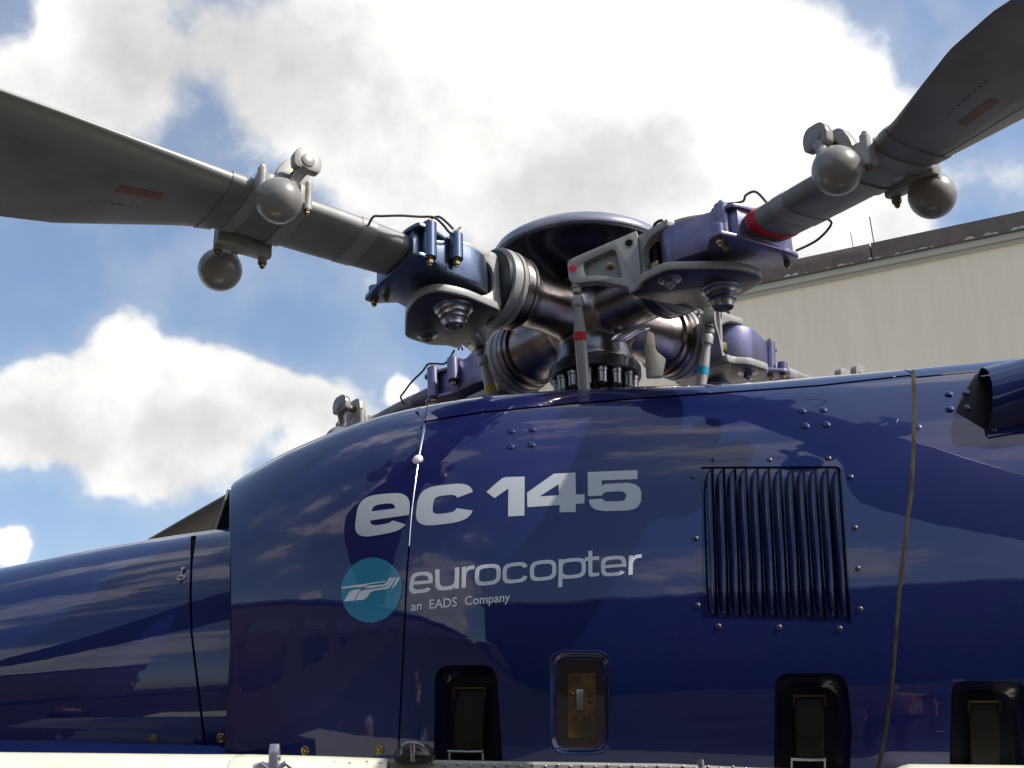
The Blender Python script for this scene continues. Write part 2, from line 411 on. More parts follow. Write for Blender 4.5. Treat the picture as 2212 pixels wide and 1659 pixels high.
# outlines in picture coordinates of the photograph
def poly_lr(left, right, n=None): return list(left)+list(right)[::-1]
JOINT = [(919.5, 912), (903, 994), (889, 1113), (879, 1242), (874.5, 1340), (869.5, 1446), (861.8, 1600), (859, 1660)]
BEADL = [(1973.5, 815), (1975, 905), (1972.6, 982), (1969, 1060), (1961, 1120), (1952.6, 1197), (1943, 1272), (1934.5, 1383), (1929.6, 1451), (1919.6, 1537), (1908, 1609), (1896, 1662)]
SEAM = [(919.5, 911), (975, 901), (1045, 890.6), (1237, 872), (1365, 862), (1608, 845), (1770, 833), (1962, 811.5)]
SEAM2 = [(1981, 815), (2109, 802.5), (2212, 796), (2330, 786)]
def shift(p, dx=0, dy=0): return [(a+dx, b+dy) for a, b in p]
LOUV = rpoly([(1515, 1008), (1816, 1007), (1840, 1347), (1522, 1336)], [3, 14, 4, 12])
PK1 = rpoly([(937, 1652), (940, 1437), (1072, 1436), (1086, 1652)], [0, 34, 34, 0])
PK2 = rpoly([(1672, 1665), (1674, 1454), (1828, 1454), (1841, 1566), (1836, 1665)], [0, 32, 36, 30, 0])
PK3 = rpoly([(2051, 1662), (2056, 1471), (2216, 1471), (2232, 1662)], [0, 26, 30, 0])
WIN = rpoly([(1187, 1631), (1187, 1406), (1319, 1406), (1320, 1631)], 36)
nose = [(497, 1060)] + [(500, 1369), (498, 1390), (491, 1520), (484, 1640)] + [(560, 1646), (700, 1650), (855, 1655)] + shift(JOINT[::-1], -2)
# top of the nose panel follows the silhouette a little inside it; the roof strip continues beyond
def sil(x): return float(np.interp(x, SIL[:, 0], SIL[:, 1]))
TOPN = [(x, sil(x)+9) for x in range(500, 905, 12)]
nose_out = [(497, 1062)]+[(500, 1369), (498, 1390), (491, 1520), (484, 1640), (560, 1646), (700, 1650), (857, 1656)]+shift(JOINT[:-1][::-1], -2)+TOPN[::-1]
p_nose = skin('nose_cowling', YMain, nose_out)
mid_out = shift(JOINT, 2)+[(1100, 1662), (1500, 1668), (1891, 1668)]+shift(BEADL[:-1][::-1], -4.5)+shift(SEAM[1:][::-1], 0, 2)
p_mid = skin('side_cowling', YMain, mid_out, [LOUV, PK1, PK2, WIN])
aft_out = shift(BEADL, 4.5)+[(2100, 1672), (2330, 1676), (2330, 788)]+shift(SEAM2[:-1][::-1], 0, 2)
p_aft = skin('rear_cowling', YMain, aft_out, [PK3])
# backing behind every joint
def strip(name, surf, pts, w, m, off, thick=.003, parent=ROOT, prof=None, n=6):
    """a bead or strap laid along pts (picture coordinates) on the side surface"""
    pts = bez([(a, b, 0) for a, b in pts], n); bm = bmesh.new(); rows = []
    ww = w if callable(w) else (lambda t: w)
    Q = np.array([p[:2] for p in pts]); T = np.gradient(Q, axis=0); T /= np.linalg.norm(T, axis=1)[:, None]; Nn = np.stack([-T[:, 1], T[:, 0]], 1)
    prof = prof or [(-1, 0), (-.7, .7), (0, 1), (.7, .7), (1, 0)]
    t = np.linspace(0, 1, len(Q)); W_ = np.array([ww(a) for a in t])
    for u, h in prof:
        A = Q+Nn*(u*W_/2)[:, None]; rows.append(WP(surf, A[:, 0], A[:, 1], off-.002+h*thick))
    vs = [[bm.verts.new(p) for p in r] for r in rows]
    for a, b in zip(vs, vs[1:]):
        for i in range(len(a)-1): bm.faces.new((a[i], a[i+1], b[i+1], b[i]))
    bmesh.ops.recalc_face_normals(bm, faces=bm.faces)
    return link(name, tomesh(name, bm, m, 60), parent)
flat = [(-1, 0), (1, 0)]
strip('panel_joint', YMain, JOINT[:-1], 9, GAP, -.004, .0, parent=p_nose, prof=flat)
strip('panel_joint', YMain, SEAM, 9, GAP, -.004, .0, parent=p_mid, prof=flat)
strip('panel_joint', YMain, SEAM2[:3], 8, GAP, -.004, .0, parent=p_aft, prof=flat)
strip('sealant_bead', YMain, [(1971, 800)]+BEADL, lambda t: 11-3.5*t, BEAD, .0018, .0006, parent=p_aft)
strip('joint_glint', YMain, [(918, 916), (911, 952), (904, 990), (896, 1050), (889, 1113), (884, 1180)], lambda t: 5.5-3.2*t, BRIGHT, .001, .003, parent=p_nose)  # bright tapering strip added as the glint of the joint's edge

# roof strip: rolls over from the seam to the flat deck round the mast
def roof_strip(name, xpix, lower, label=None):
    bm = bmesh.new(); cols = []
    for px in xpix:
        P = hit(YMain, np.array(px, float), np.array(lower(px), float)); x = float(P[0]); zt = float(np.interp(x, xg, ZT))
        s0 = (P[2]-ZB)/(zt-ZB); s0 = min(s0, .995)
        s = 1-(1-s0)*(1-np.linspace(0, 1, 26)**1.0)**2.0
        Y0 = float(np.interp(x, xa, yy)); col = [(x, Y0+float(gMain(q, x)), ZB+q*(zt-ZB)) for q in s]
        for d in (.02, .08, .2, .35, .55, .9): col.append((x, Y0+.42+d, zt+.004-.02*d))
        cols.append([bm.verts.new(c) for c in col])
    for a, b in zip(cols, cols[1:]):
        for i in range(len(a)-1): bm.faces.new((a[i], a[i+1], b[i+1], b[i]))
    bmesh.ops.recalc_face_normals(bm, faces=bm.faces)
    up = sum(f.normal.z*f.calc_area() for f in bm.faces)
    if up < 0: bmesh.ops.reverse_faces(bm, faces=bm.faces)
    return link(name, tomesh(name, bm, PAINT, 60), ROOT, label=label)
seamf = lambda x: float(np.interp(x, [p[0] for p in SEAM], [p[1] for p in SEAM]))-2
seamf2 = lambda x: float(np.interp(x, [p[0] for p in SEAM2], [p[1] for p in SEAM2]))-2
roof_strip('nose_top_panel', list(np.linspace(497, 917, 60)), lambda x: (sil(x)+9 if x < 905 else 912))
roof_strip('roof_edge_panel', list(np.linspace(919, 1969, 110)), seamf)
roof_strip('rear_roof_panel', list(np.linspace(1977, 2330, 40)), seamf2)

# forward cowling ahead of the nose panel
FJ = [(417, 1152), (412, 1220), (410, 1288), (412.5, 1369), (424.7, 1471.5), (444, 1622)]
silF = lambda x: float(np.interp(x, SILF[:, 0], SILF[:, 1]))
f1 = [(-120, silF(-120)+7)]+[(-120, 1608), (0, 1608), (441, 1618.5)]+shift(FJ[:-1][::-1], -1)[:-1]+[(x, silF(x)+7) for x in range(412, -120, -18)]
pf = skin('forward_cowling', YFront, f1)
f2 = shift(FJ[1:-1], 4)+[(447, 1619), (530, 1621), (530, silF(530)+7)]+[(x, silF(x)+7) for x in (500, 470, 440, 424)]
pf2 = skin('forward_cowling_band', YFront, f2)
strip('panel_joint', YFront, [(417.5, 1151)]+FJ[1:], 14, GAP, -.006, .0, parent=pf, prof=flat)
def roof_strip_f(name, x0, x1):
    bm = bmesh.new(); cols = []
    for px in np.linspace(x0, x1, 50):
        P = hit(YFront, np.array(px, float), np.array(silF(px)+7, float)); x = float(P[0]); zt = float(np.interp(x, xf, ZTF))
        s0 = min((P[2]-ZBF)/(zt-ZBF), .995); s = 1-(1-s0)*(1-np.linspace(0, 1, 22))**2.0
        col = [(x, yF(x)+float(gF(q, x)), ZBF+q*(zt-ZBF)) for q in s]
        for d in (.03, .12, .3, .6): col.append((x, yF(x)+.42+d, zt+.003+.02*d))
        cols.append([bm.verts.new(c) for c in col])
    for a, b in zip(cols, cols[1:]):
        for i in range(len(a)-1): bm.faces.new((a[i], a[i+1], b[i+1], b[i]))
    bmesh.ops.recalc_face_normals(bm, faces=bm.faces)
    if sum(f.normal.z*f.calc_area() for f in bm.faces) < 0: bmesh.ops.reverse_faces(bm, faces=bm.faces)
    return link(name, tomesh(name, bm, PAINT, 60), ROOT)
roof_strip_f('forward_top_panel', -120, 418)
roof_strip_f('forward_top_band', 419, 530)
# front edge of the nose cowling: a thick return that runs back, dark inlet behind it
bm = bmesh.new()
E1 = WP(YMain, [497, 500, 498, 491, 484], [1062, 1369, 1390, 1520, 1640]); rows = []
ep = np.array([(497, y) for y in np.linspace(1058, 1369, 16)]+[(498, 1390), (491, 1520), (484, 1640)], float)
E1 = WP(YMain, ep[:, 0], ep[:, 1]); Nn = normal(YMain, E1)
prev = [bm.verts.new(p-n*.0) for p, n in zip(E1, Nn)]
for dx, dn in ((-.003, -.003), (-.004, -.010), (.002, -.018), (.05, -.03), (.10, -.34)):
    cur = [bm.verts.new(p+np.array([dx, 0, 0])+n*dn) for p, n in zip(E1, Nn)]
    for i in range(len(cur)-1): bm.faces.new((prev[i], prev[i+1], cur[i+1], cur[i]))
    prev = cur
bmesh.ops.recalc_face_normals(bm, faces=bm.faces)
link('edge_return', tomesh('edge_return', bm, PAINT, 50), p_nose)
bm = bmesh.new()      # dark fairing wedge seen between the two cowlings, with its pale edging
a = atY(np.array([493., 466., 497., 500.]), np.array([1057., 1144., 1160., 1066.]), 4.40)
b = a+np.array([0.12, .25, 0.0])
va = [bm.verts.new(p) for p in a]; vb = [bm.verts.new(p) for p in b]
bm.faces.new(va); bm.faces.new(vb[::-1])
for i in range(4): bm.faces.new((va[i], va[(i+1) % 4], vb[(i+1) % 4], vb[i]))
bmesh.ops.recalc_face_normals(bm, faces=bm.faces)
wd = link('inlet_fairing', tomesh('inlet_fairing', bm, CAVITY, 30), ROOT)
bm = bmesh.new(); tube(bm, [Vector(p) for p in atY(np.array([493., 480., 466.5]), np.array([1057., 1100., 1144.]), 4.385)], .0035)
link('edging_strip', tomesh('edging_strip', bm, GREYP, 60), wd)

# ---- louvred vent
vent = skin('vent_panel', YMain, rpoly([(1513, 1006), (1818, 1005), (1842, 1349), (1520, 1338)], [3, 14, 4, 12]), m=PAINT, off=-.005, thick=0)
def zx(x, y): return (1408+x*.2778, 938.7+y*.2778)
xt = [455, 545, 632, 717, 808, 895, 985, 1080, 1165, 1257, 1350, 1437]; xb = [488, 578, 672, 768, 858, 952, 1047, 1142, 1237, 1332, 1427, 1517]
for i in range(12):
    bm = bmesh.new(); nV = 40; nU = 9; top = zx(xt[i], 262); bot = zx(xb[i], 1422+i*2.2)
    G = []
    for v in range(nV+1):
        t = v/nV; a = abs(2*t-1); k = max(0., 1-a**7)**.62
        w = 17.5*k; sx_ = top[0]+(bot[0]-top[0])*t; sy = top[1]+(bot[1]-top[1])*t
        us = np.linspace(0, 1, nU); off = -.0058+.017*k*np.sin(us*math.pi/2)**1.1
        G.append(WP(YMain, sx_-w*(1-us), np.full(nU, sy), off))
    vs = [[bm.verts.new(p) for p in r] for r in G]
    for a, b in zip(vs, vs[1:]):
        for j in range(nU-1):
            try: bm.faces.new((a[j], a[j+1], b[j+1], b[j]))
            except ValueError: pass
    # open mouth, a dark recess under the raised lip
    mouth = [bm.verts.new(p) for p in [WP(YMain, np.array(top[0]+(bot[0]-top[0])*v/nV+.6), np.array(top[1]+(bot[1]-top[1])*v/nV), -.0052) for v in range(nV+1)]]
    for v in range(nV):
        f = bm.faces.new((vs[v][-1], vs[v+1][-1], mouth[v+1], mouth[v])); f.material_index = 1
    bmesh.ops.recalc_face_normals(bm, faces=bm.faces)
    link('louvre', tomesh('louvre', bm, [PAINT, CAVITY], 60), vent)
    strip('louvre_slot', YMain, [(top[0]+4.2, top[1]-1), ((top[0]+bot[0])/2+4.9, (top[1]+bot[1])/2), (bot[0]+4.6, bot[1]-4)], 5.6, GAP, -.0018, .0, parent=vent, prof=[(-1, 0), (1, 0)])

for fr in ([(1514, 1010), (1521, 1334)], [(1819, 1020), (1841, 1338)], [(1530, 1341), (1834, 1350)]):
    strip('vent_frame', YMain, fr, 3.2, GAP, .0012, .0006, parent=vent)
# ---- fasteners
def dome_mesh(r, h, m, slot=False, name='rivet'):
    bm = bmesh.new(); lathe(bm, (0, 0, -.002), (0, 0, 1), [(0, r), (.002, r)]+[(.002+h*math.sin(a), r*math.cos(a)) for a in np.linspace(.15, 1.4, 6)], 20)
    if slot: lathe(bm, (0, 0, h*.9), (0, 0, 1), [(0, r*.36), (h*.12, r*.34)], 4, mi=1)
    return tomesh(name, bm, [m, CAVITY], 40)
def onsurf(surf, px, py, off=0.):
    P = hit(surf, np.array(px, float), np.array(py, float)); n = normal(surf, P); z = Vector(n); x = V(0, 0, 1).cross(z).normalized(); y = z.cross(x)
    M = Matrix((x, y, z)).transposed().to_4x4(); M.translation = Vector(P+n*off); return M
riv = dome_mesh(.0115, .005, PAINT); scr = dome_mesh(.0075, .004, mat('screw steel', (.09, .09, .11), rough=.45, metal=.9), True, 'screw')
for px, py in [(1105, 932), (1150, 928), (1103, 965), (1148, 961), (1733, 888), (1778, 886), (1740, 920), (1785, 917)]:
    link('rivet', riv, p_mid, onsurf(YMain, px, py))
for px, py in [(1540, 993), (1662, 993), (1790, 990), (1497, 1030), (1838, 1030), (1503, 1163), (1847, 1140), (1853, 1228), (1858, 1316), (1507, 1308), (1552, 1353), (1683, 1355), (1814, 1358)]:
    link('screw', scr, vent, onsurf(YMain, px, py))
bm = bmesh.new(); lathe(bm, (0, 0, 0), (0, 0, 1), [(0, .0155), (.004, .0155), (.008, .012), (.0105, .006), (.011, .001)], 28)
link('glint_disc', tomesh('glint_disc', bm, mat('white glint paint', (.88, .88, .88), rough=.25)), p_nose, onsurf(YMain, 903, 994, .001), label='white disc standing for the sun glint on the panel joint')  # domed white disc: the sun glint on the joint, painted white
bm = bmesh.new(); lathe(bm, (0, 0, 0), (0, 0, 1), [(0, .0135), (.003, .0135), (.005, .011), (.0035, .007)], 24, caps=False); lathe(bm, (0, 0, 0), (0, 0, 1), [(0, .006), (.005, .006), (.006, .004)], 12)
grom = tomesh('grommet', bm, mat('brass', (.40, .28, .10), rough=.35, metal=1.))
for px, py in [(660, 1622), (820, 1620)]: link('grommet', grom, p_nose, onsurf(YMain, px, py))
link('grommet', grom, pf2, onsurf(YFront, 478, 1594))

# ---- recessed pockets with rubber latches
def pocket(outl, inner, strap, surf=YMain, parent=None, depth=.05, straptop=0, hook=True):
    c = np.mean(outl, 0)
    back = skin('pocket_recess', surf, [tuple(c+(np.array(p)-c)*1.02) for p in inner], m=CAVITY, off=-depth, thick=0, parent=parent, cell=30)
    bm = bmesh.new(); O = np.array(outl); I = O.copy()
    cc = np.mean(inner, 0)
    # wall: outline goes in, rounded, to the inner outline
    from_in = np.array(inner); rows = []
    n = len(O)
    for k, (t, o) in enumerate([(0, -.001), (.06, -.008), (.12, -.02), (.5, -.035), (1, -depth+.001)]):
        A = O*(1-t)+from_in*t; rows.append(WP(surf, A[:, 0], A[:, 1], o))
    vs = [[bm.verts.new(p) for p in r] for r in rows]
    for a, b in zip(vs, vs[1:]):
        for i in range(n): bm.faces.new((a[i], a[(i+1) % n], b[(i+1) % n], b[i]))
    bmesh.ops.recalc_face_normals(bm, faces=bm.faces)
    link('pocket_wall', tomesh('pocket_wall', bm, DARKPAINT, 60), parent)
    x0, x1, y0, y1 = strap
    bm = bmesh.new(); rows = []
    ys = np.linspace(y0, y1, 18)
    for i, y in enumerate(ys):
        t = i/17; bow = -.034+.024*math.sin(min(1, t*1.25)*math.pi/2); ww = 1-.07*t
        xm = (x0+x1)/2; hw = (x1-x0)/2*ww
        rows.append(WP(surf, np.array([xm-hw, xm-hw, xm-hw*.86, xm+hw*.86, xm+hw, xm+hw]), np.full(6, y), np.array([bow-.02, bow-.003, bow, bow, bow-.003, bow-.02])))
    vs = [[bm.verts.new(p) for p in r] for r in rows]
    for a, b in zip(vs, vs[1:]):
        for j in range(5): bm.faces.new((a[j], a[j+1], b[j+1], b[j]))
    bm.faces.new(vs[0]); bm.faces.new(vs[-1][::-1]); bmesh.ops.recalc_face_normals(bm, faces=bm.faces)
    st = link('latch_strap', tomesh('latch_strap', bm, RUBBER, 30), parent)
    bm = bmesh.new()
    A = WP(surf, np.array([x0-3., x1+3.]), np.array([y0+3., y0+3.]), -.027); tube(bm, [A[0], (A[0]+A[1])/2, A[1]], .004)
    for x in (x0-2., x1+2.):
        B_ = WP(surf, np.array([x, x]), np.array([y0+4., y0+26.]), -.022); tube(bm, [B_[0], B_[1]], .0032)
    link('latch_pin', tomesh('latch_pin', bm, GOLDD, 60), parent)
    if hook:
        bm = bmesh.new(); A = WP(surf, np.array([x0-10., (x0+x1)/2, x1+2.]), np.array([y1+0., y1+1.5, y1+1.]), -.006); tube(bm, list(A), .004)
        for x in (x0-8., x1): 
            B_ = WP(surf, np.array([x, x]), np.array([y1-3., y1+20.]), -.01); tube(bm, [B_[0], B_[1]], .003)
        link('latch_hook', tomesh('latch_hook', bm, STEEL, 60), parent)
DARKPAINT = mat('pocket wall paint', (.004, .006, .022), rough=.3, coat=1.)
GOLDD = mat('dull brass', (.07, .045, .02), rough=.4, metal=1.)
def scale_in(p, dx0, dx1, dy0):
    xs = [q[0] for q in p]; ys = [q[1] for q in p]; a, b, t, e = min(xs), max(xs), min(ys), max(ys)
    return [(a+dx0+(q[0]-a)/(b-a)*(b-a-dx0-dx1), t+dy0+(q[1]-t)/(e-t)*(e-t-dy0)) for q in p]
pocket(PK1, scale_in(PK1, 17, 16, 24), (976, 1040, 1484, 1623), parent=p_mid)
pocket(PK2, scale_in(PK2, 22, 26, 28), (1719, 1783, 1500, 1641), parent=p_mid)
pocket(PK3, scale_in(PK3, 14, 24, 25), (2099, 2164, 1512, 1660), parent=p_aft, hook=False)

# ---- small window in the cowling
bm = bmesh.new(); O = np.array(WIN); cw = O.mean(0); rows = []
for dx, dy, o in [(0, 0, -.001), (-1.5, -1.5, .001), (1.5, 1.5, .002), (5, 5, -.001), (9, 8, -.008), (13, 12, -.014), (18, 17, -.013)]:
    hw, hh = 67.-dx, 113.-dy; A = cw+(O-cw)*np.array([hw/67., hh/113.]); rows.append(WP(YMain, A[:, 0], A[:, 1], o))
vs = [[bm.verts.new(p) for p in r] for r in rows]
for a, b in zip(vs, vs[1:]):
    for i in range(len(a)): bm.faces.new((a[i], a[(i+1) % len(a)], b[(i+1) % len(a)], b[i]))
bmesh.ops.recalc_face_normals(bm, faces=bm.faces)
wf = link('window_frame', tomesh('window_frame', bm, PAINT, 70), p_mid)
skin('window_pane', YMain, [tuple(cw+(np.array(p)-cw)*np.array([.80, .90])) for p in WIN], m=GLASSD, off=-.0135, thick=0, parent=p_mid, cell=30)
skin('inner_plate', YMain, rpoly([(1225.5, 1453), (1287, 1453), (1287, 1596), (1226, 1595)], 7), m=BROWNP, off=-.009, thick=.004, parent=p_mid, cell=30)
bm = bmesh.new(); A = WP(YMain, np.array([1245.5, 1259.5, 1259.5, 1245.5]), np.array([1489., 1489., 1533., 1533.]), -.008); B2 = WP(YMain, np.array([1245.5, 1259.5, 1259.5, 1245.5]), np.array([1489., 1489., 1533., 1533.]), -.001)
va = [bm.verts.new(p) for p in A]; vb = [bm.verts.new(p) for p in B2]; bm.faces.new(vb)
for i in range(4): bm.faces.new((va[i], va[(i+1) % 4], vb[(i+1) % 4], vb[i]))
bmesh.ops.recalc_face_normals(bm, faces=bm.faces); bev(bm, .001)
link('inner_latch', tomesh('inner_latch', bm, STEEL, 40), p_mid)
for px, py in [(1235, 1500), (1273, 1502), (1274, 1516), (1240, 1552), (1264, 1552), (1273, 1548)]:
    link('small_screw', dome_mesh(.005, .003, GOLDD, False, 'small_screw') if 'ss' not in globals() else ss, p_mid, onsurf(YMain, px, py, -.008))

# ---- ram scoop at the right edge
def scoop():
    bm = bmesh.new(); nS = 18; nX = 16; outer = []; inner = []
    for th_, store in ((0., outer), (.005, inner)):
        for i in range(nX+1):
            t = i/nX; r = []
            for k in range(nS+1):
                a = k/nS; p0 = np.array([2113+a*22, 813+a*121.]); p1 = np.array([2345., 790+a*112.]); p = p0*(1-t)+p1*t
                h = (.085+.03*min(1, t*2))*math.sin(a*math.pi)**.55-th_*math.sin(a*math.pi)
                p = p+np.array([10*math.sin(a*math.pi)*(1-t), 0]); r.append(WP(YMain, p[0], p[1], max(h, 0)+.001))
            store.append([bm.verts.new(q) for q in r])
    for st in (outer, inner):
        for a, b in zip(st, st[1:]):
            for k in range(nS): bm.faces.new((a[k], a[k+1], b[k+1], b[k]))
    for k in range(nS): bm.faces.new((outer[0][k], outer[0][k+1], inner[0][k+1], inner[0][k]))
    bmesh.ops.recalc_face_normals(bm, faces=bm.faces)
    sc = link('air_scoop', tomesh('air_scoop', bm, PAINT, 50), p_aft)
    # dark mouth: a ramp that dives in under the scoop
    bm = bmesh.new()
    q = [WP(YMain, np.array(x), np.array(y), o) for x, y, o in [(2066, 886, .004), (2106, 818, .004), (2140, 812, -.03), (2190, 860, -.03), (2170, 930, -.03), (2134, 934, .004)]]
    bm.faces.new([bm.verts.new(p) for p in q]); 
    return sc
    bm.free()
skin('scoop_ramp', YMain, rpoly([(2064, 889), (2070, 877), (2106, 810), (2114, 806), (2150, 860), (2150, 938), (2132, 930)], [4, 6, 6, 2, 0, 0, 3]), m=CAVITY, off=.0015, thick=.004, parent=p_aft, cell=24)
skin('scoop_flange', YMain, rpoly([(2133, 925), (2330, 898), (2330, 914), (2230, 930), (2134, 946)], [2, 0, 0, 2, 2]), m=PAINT, off=.004, thick=.006, parent=p_aft, cell=24)
scoop()
for px, py in [(2050, 852), (2088, 850), (2052, 884), (2090, 882)]: link('rivet', riv, p_aft, onsurf(YMain, px, py, .002))
link('screw', scr, p_aft, onsurf(YMain, 2146, 932, .006))

# ---- latches on the forward cowling
bm = bmesh.new(); lathe(bm, (0, 0, 0), (0, 0, 1), [(0, .013), (.003, .013), (.005, .010), (.006, .004)], 20)
box(bm, (0, .016, .005), (.004, .036, .004)); box(bm, (0, -.012, .005), (.003, .014, .003)); cyl(bm, (0, .036, 0), (0, .036, .006), .006); box(bm, (0, 0, .008), (.018, .004, .004))
Mx = onsurf(YFront, 391, 1249); link('cowling_latch', tomesh('cowling_latch', bm, STEEL), pf, Mx@Matrix.Rotation(rad(3), 4, 'Z'))
bm = bmesh.new(); lathe(bm, (0, 0, 0), (0, 0, 1), [(0, .013), (.003, .013), (.004, .009)], 20); box(bm, (-.006, 0, .006), (.028, .005, .006))
link('turn_latch', tomesh('turn_latch', bm, mat('worn brass', (.30, .24, .13), rough=.4, metal=.9)), pf, onsurf(YFront, 335, 1595, .001))
link('small_screw', dome_mesh(.005, .003, DARKST, False, 'small_screw'), pf, onsurf(YFront, 265, 1596))

# ---- roof edge, rails and cabin below
def sweep(name, pts, profile, m, parent=ROOT, smooth=40, label=None):
    """pts: list of world points; profile: (dy, dz) offsets"""
    bm = bmesh.new(); rows = [[bm.verts.new((p[0], p[1]+a, p[2]+b)) for a, b in profile] for p in pts]
    for a, b in zip(rows, rows[1:]):
        for i in range(len(profile)-1): bm.faces.new((a[i], a[i+1], b[i+1], b[i]))
    bm.faces.new(rows[0][::-1]); bm.faces.new(rows[-1]); bmesh.ops.recalc_face_normals(bm, faces=bm.faces)
    return link(name, tomesh(name, bm, m, smooth), parent, label=label)
def pts(lst, Y): 
    A = np.array(lst, float); return [Vector(p) for p in atY(A[:, 0], A[:, 1], Y)]
prof_rail = [(.34, -.01), (.02, 0), (.008, -.002), (.001, -.008), (0, -.02), (0, -.16), (.34, -.16)]
prof_slope = [(.34, -.01), (.03, 0), (.004, -.001), (-.03, -.014), (-.11, -.080), (-.15, -.16), (.34, -.16)]
rail1 = sweep('roof_rail', pts([(-150, 1622), (200, 1625.5), (430, 1628), (504, 1628), (838, 1637)], 3.40), prof_slope, CREAM)
rail2 = sweep('shaded_rail', pts([(842, 1638), (1109, 1643), (1450, 1648), (1640, 1657), (1925, 1663)], 3.405), prof_rail, SHADERAIL)  # middle stretch of the cream rail, its shade put in as grey
rail3 = sweep('roof_rail', pts([(1900, 1672), (1925, 1668), (1944, 1657), (1953, 1652), (1966, 1649), (2100, 1650.5), (2400, 1654)], 3.39), prof_slope, CREAM)
# pressed bulge of the left rail
bm = bmesh.new(); 
prow = pts([(503, 1633), (515, 1629.5), (540, 1629), (700, 1633), (838, 1638)], 3.392)
rr = [[bm.verts.new((p[0], p[1]+a, p[2]+b)) for a, b in [(.04, .001), (.004, 0), (-.03, -.012), (-.12, -.082), (-.16, -.15)]] for p in prow]
for a, b in zip(rr, rr[1:]):
    for i in range(4): bm.faces.new((a[i], a[i+1], b[i+1], b[i]))
bmesh.ops.recalc_face_normals(bm, faces=bm.faces)
link('rail_cover', tomesh('rail_cover', bm, CREAM, 40), rail1)
rv = dome_mesh(.0042, .0022, CREAM, name='rail_rivet'); rv2 = dome_mesh(.0035, .002, STEEL, name='rail_rivet')
def facing(P): 
    M = Matrix.Rotation(rad(90), 4, 'X'); M.translation = P; return M
for px, py in [(657, 1644), (690, 1645), (724, 1646), (757, 1648), (794, 1645), (822, 1647)]:
    link('rail_rivet', rv, rail1, facing(Vector(atY(np.array(px), np.array(py), 3.385-(py-1634)*.0022))))
for k, px in enumerate(range(935, 1620, 27)):
    link('rail_rivet', rv2, rail2, facing(Vector(atY(np.array(px), np.array(1650+(px-935)*.0105+(3 if k % 2 else 0)), 3.404))))
# deck between rails and cowlings, and the cabin body
bm = bmesh.new()
secs = []
for x in np.linspace(-2.3, 2.6, 30):
    hy = .98 if x > -1.2 else .98-.25*((-1.2-x)/1.1)**2
    pr_ = [(3.5, 1.90), (3.44, 1.84), (3.40, 1.76), (3.38, 1.5), (3.37, 1.1), (3.45, .72), (3.8, .55), (4.3, .52), (4.8, .55), (5.13, .72), (5.2, 1.1), (5.19, 1.5), (5.17, 1.76), (5.1, 1.87), (4.8, 1.93), (4.3, 1.95), (3.8, 1.94)]
    k = 1 if x > -1.0 else max(.35, 1-.5*((-1.0-x)/1.3)**2)
    secs.append([bm.verts.new((x, 4.29+(a-4.29)*hy/.98, 1.2+(b-1.2)*(.5+.5*k))) for a, b in pr_])
for a, b in zip(secs, secs[1:]):
    for i in range(len(a)): bm.faces.new((a[i], a[(i+1) % len(a)], b[(i+1) % len(a)], b[i]))
bm.faces.new(secs[0][::-1]); bm.faces.new(secs[-1]); bmesh.ops.recalc_face_normals(bm, faces=bm.faces)
link('fuselage', tomesh('fuselage', bm, PAINT, 50), ROOT)
# blue sill under the forward cowling
sweep('cowling_sill', pts([(-150, 1608), (200, 1611), (447, 1617), (520, 1619)], 3.99), [(.2, .0), (-.004, 0), (-.03, -.012), (-.12, -.016), (-.3, -.02), (-.3, -.12)], PAINT)
# skids
bm = bmesh.new()
for y in (3.35, 5.2):
    tube(bm, bez([(-1.6, y, .22), (-1.3, y, .08), (-.9, y, .05), (2.0, y, .05), (2.3, y, .07)], 8), .05, 12)
for x in (-.6, 1.4): tube(bm, bez([(x, 3.35, .07), (x, 3.45, .35), (x, 3.8, .58), (x, 4.75, .58), (x, 5.1, .35), (x, 5.2, .07)], 8), .04, 10)
link('landing_skids', tomesh('landing_skids', bm, DARKST, 60), ROOT)
# far half of the cowling deck so that it is a closed body
bm = bmesh.new(); cs = []
for x in np.linspace(-.74, 1.7, 50):
    zt = float(np.interp(x, xg, ZT)); Y0 = float(np.interp(x, xa, yy)); yb = Y0+1.2 if Y0+1.2 > 5 else 5.0
    cs.append([bm.verts.new(q) for q in [(x, min(4.75, Y0+.42+.88), zt-.014), (x, 4.95, zt-.08), (x, 5.05, zt-.3), (x, 5.1, ZB)]])
for a, b in zip(cs, cs[1:]):
    for i in range(3): bm.faces.new((a[i], a[i+1], b[i+1], b[i]))
bmesh.ops.recalc_face_normals(bm, faces=bm.faces)
link('far_side_cowling', tomesh('far_side_cowling', bm, PAINT, 60), ROOT)

# ---- fittings on the rail
P = Vector(atY(np.array(582.), np.array(1650.), 3.33)); bm = bmesh.new()
prism(bm, rpoly([(-.016, -.03), (.016, -.03), (.014, .03), (.006, .045), (-.006, .045), (-.014, .03)], .008), (0, 0, 0), (0, 1, 0), (0, 0, 1), (.022, 0, 0)); bev(bm, .0015)
cyl(bm, (.022, -.004, .012), (.027, -.004, .012), .006)
tube(bm, [(-.03, 0, -.01), (-.015, -.008, 0), (.0, -.01, -.012)], .006); tube(bm, [(.022, -.006, -.01), (.04, -.008, 0), (.055, -.004, -.012)], .007)
link('rail_bracket', tomesh('rail_bracket', bm, mat('lilac steel', (.45, .42, .50), rough=.3, metal=.8)), rail1, Matrix.Translation(P))
P = Vector(atY(np.array(895.), np.array(1628.), 3.39)); bm = bmesh.new()
lathe(bm, (0, 0, -.022), (0, 0, 1), [(0, .03), (.006, .045), (.014, .050), (.03, .045), (.04, .034), (.042, .02)], 28)
kn = link('round_knob', tomesh('round_knob', bm, mat('black plastic', (.02, .02, .022), rough=.3)), rail1, Matrix.Translation(P))
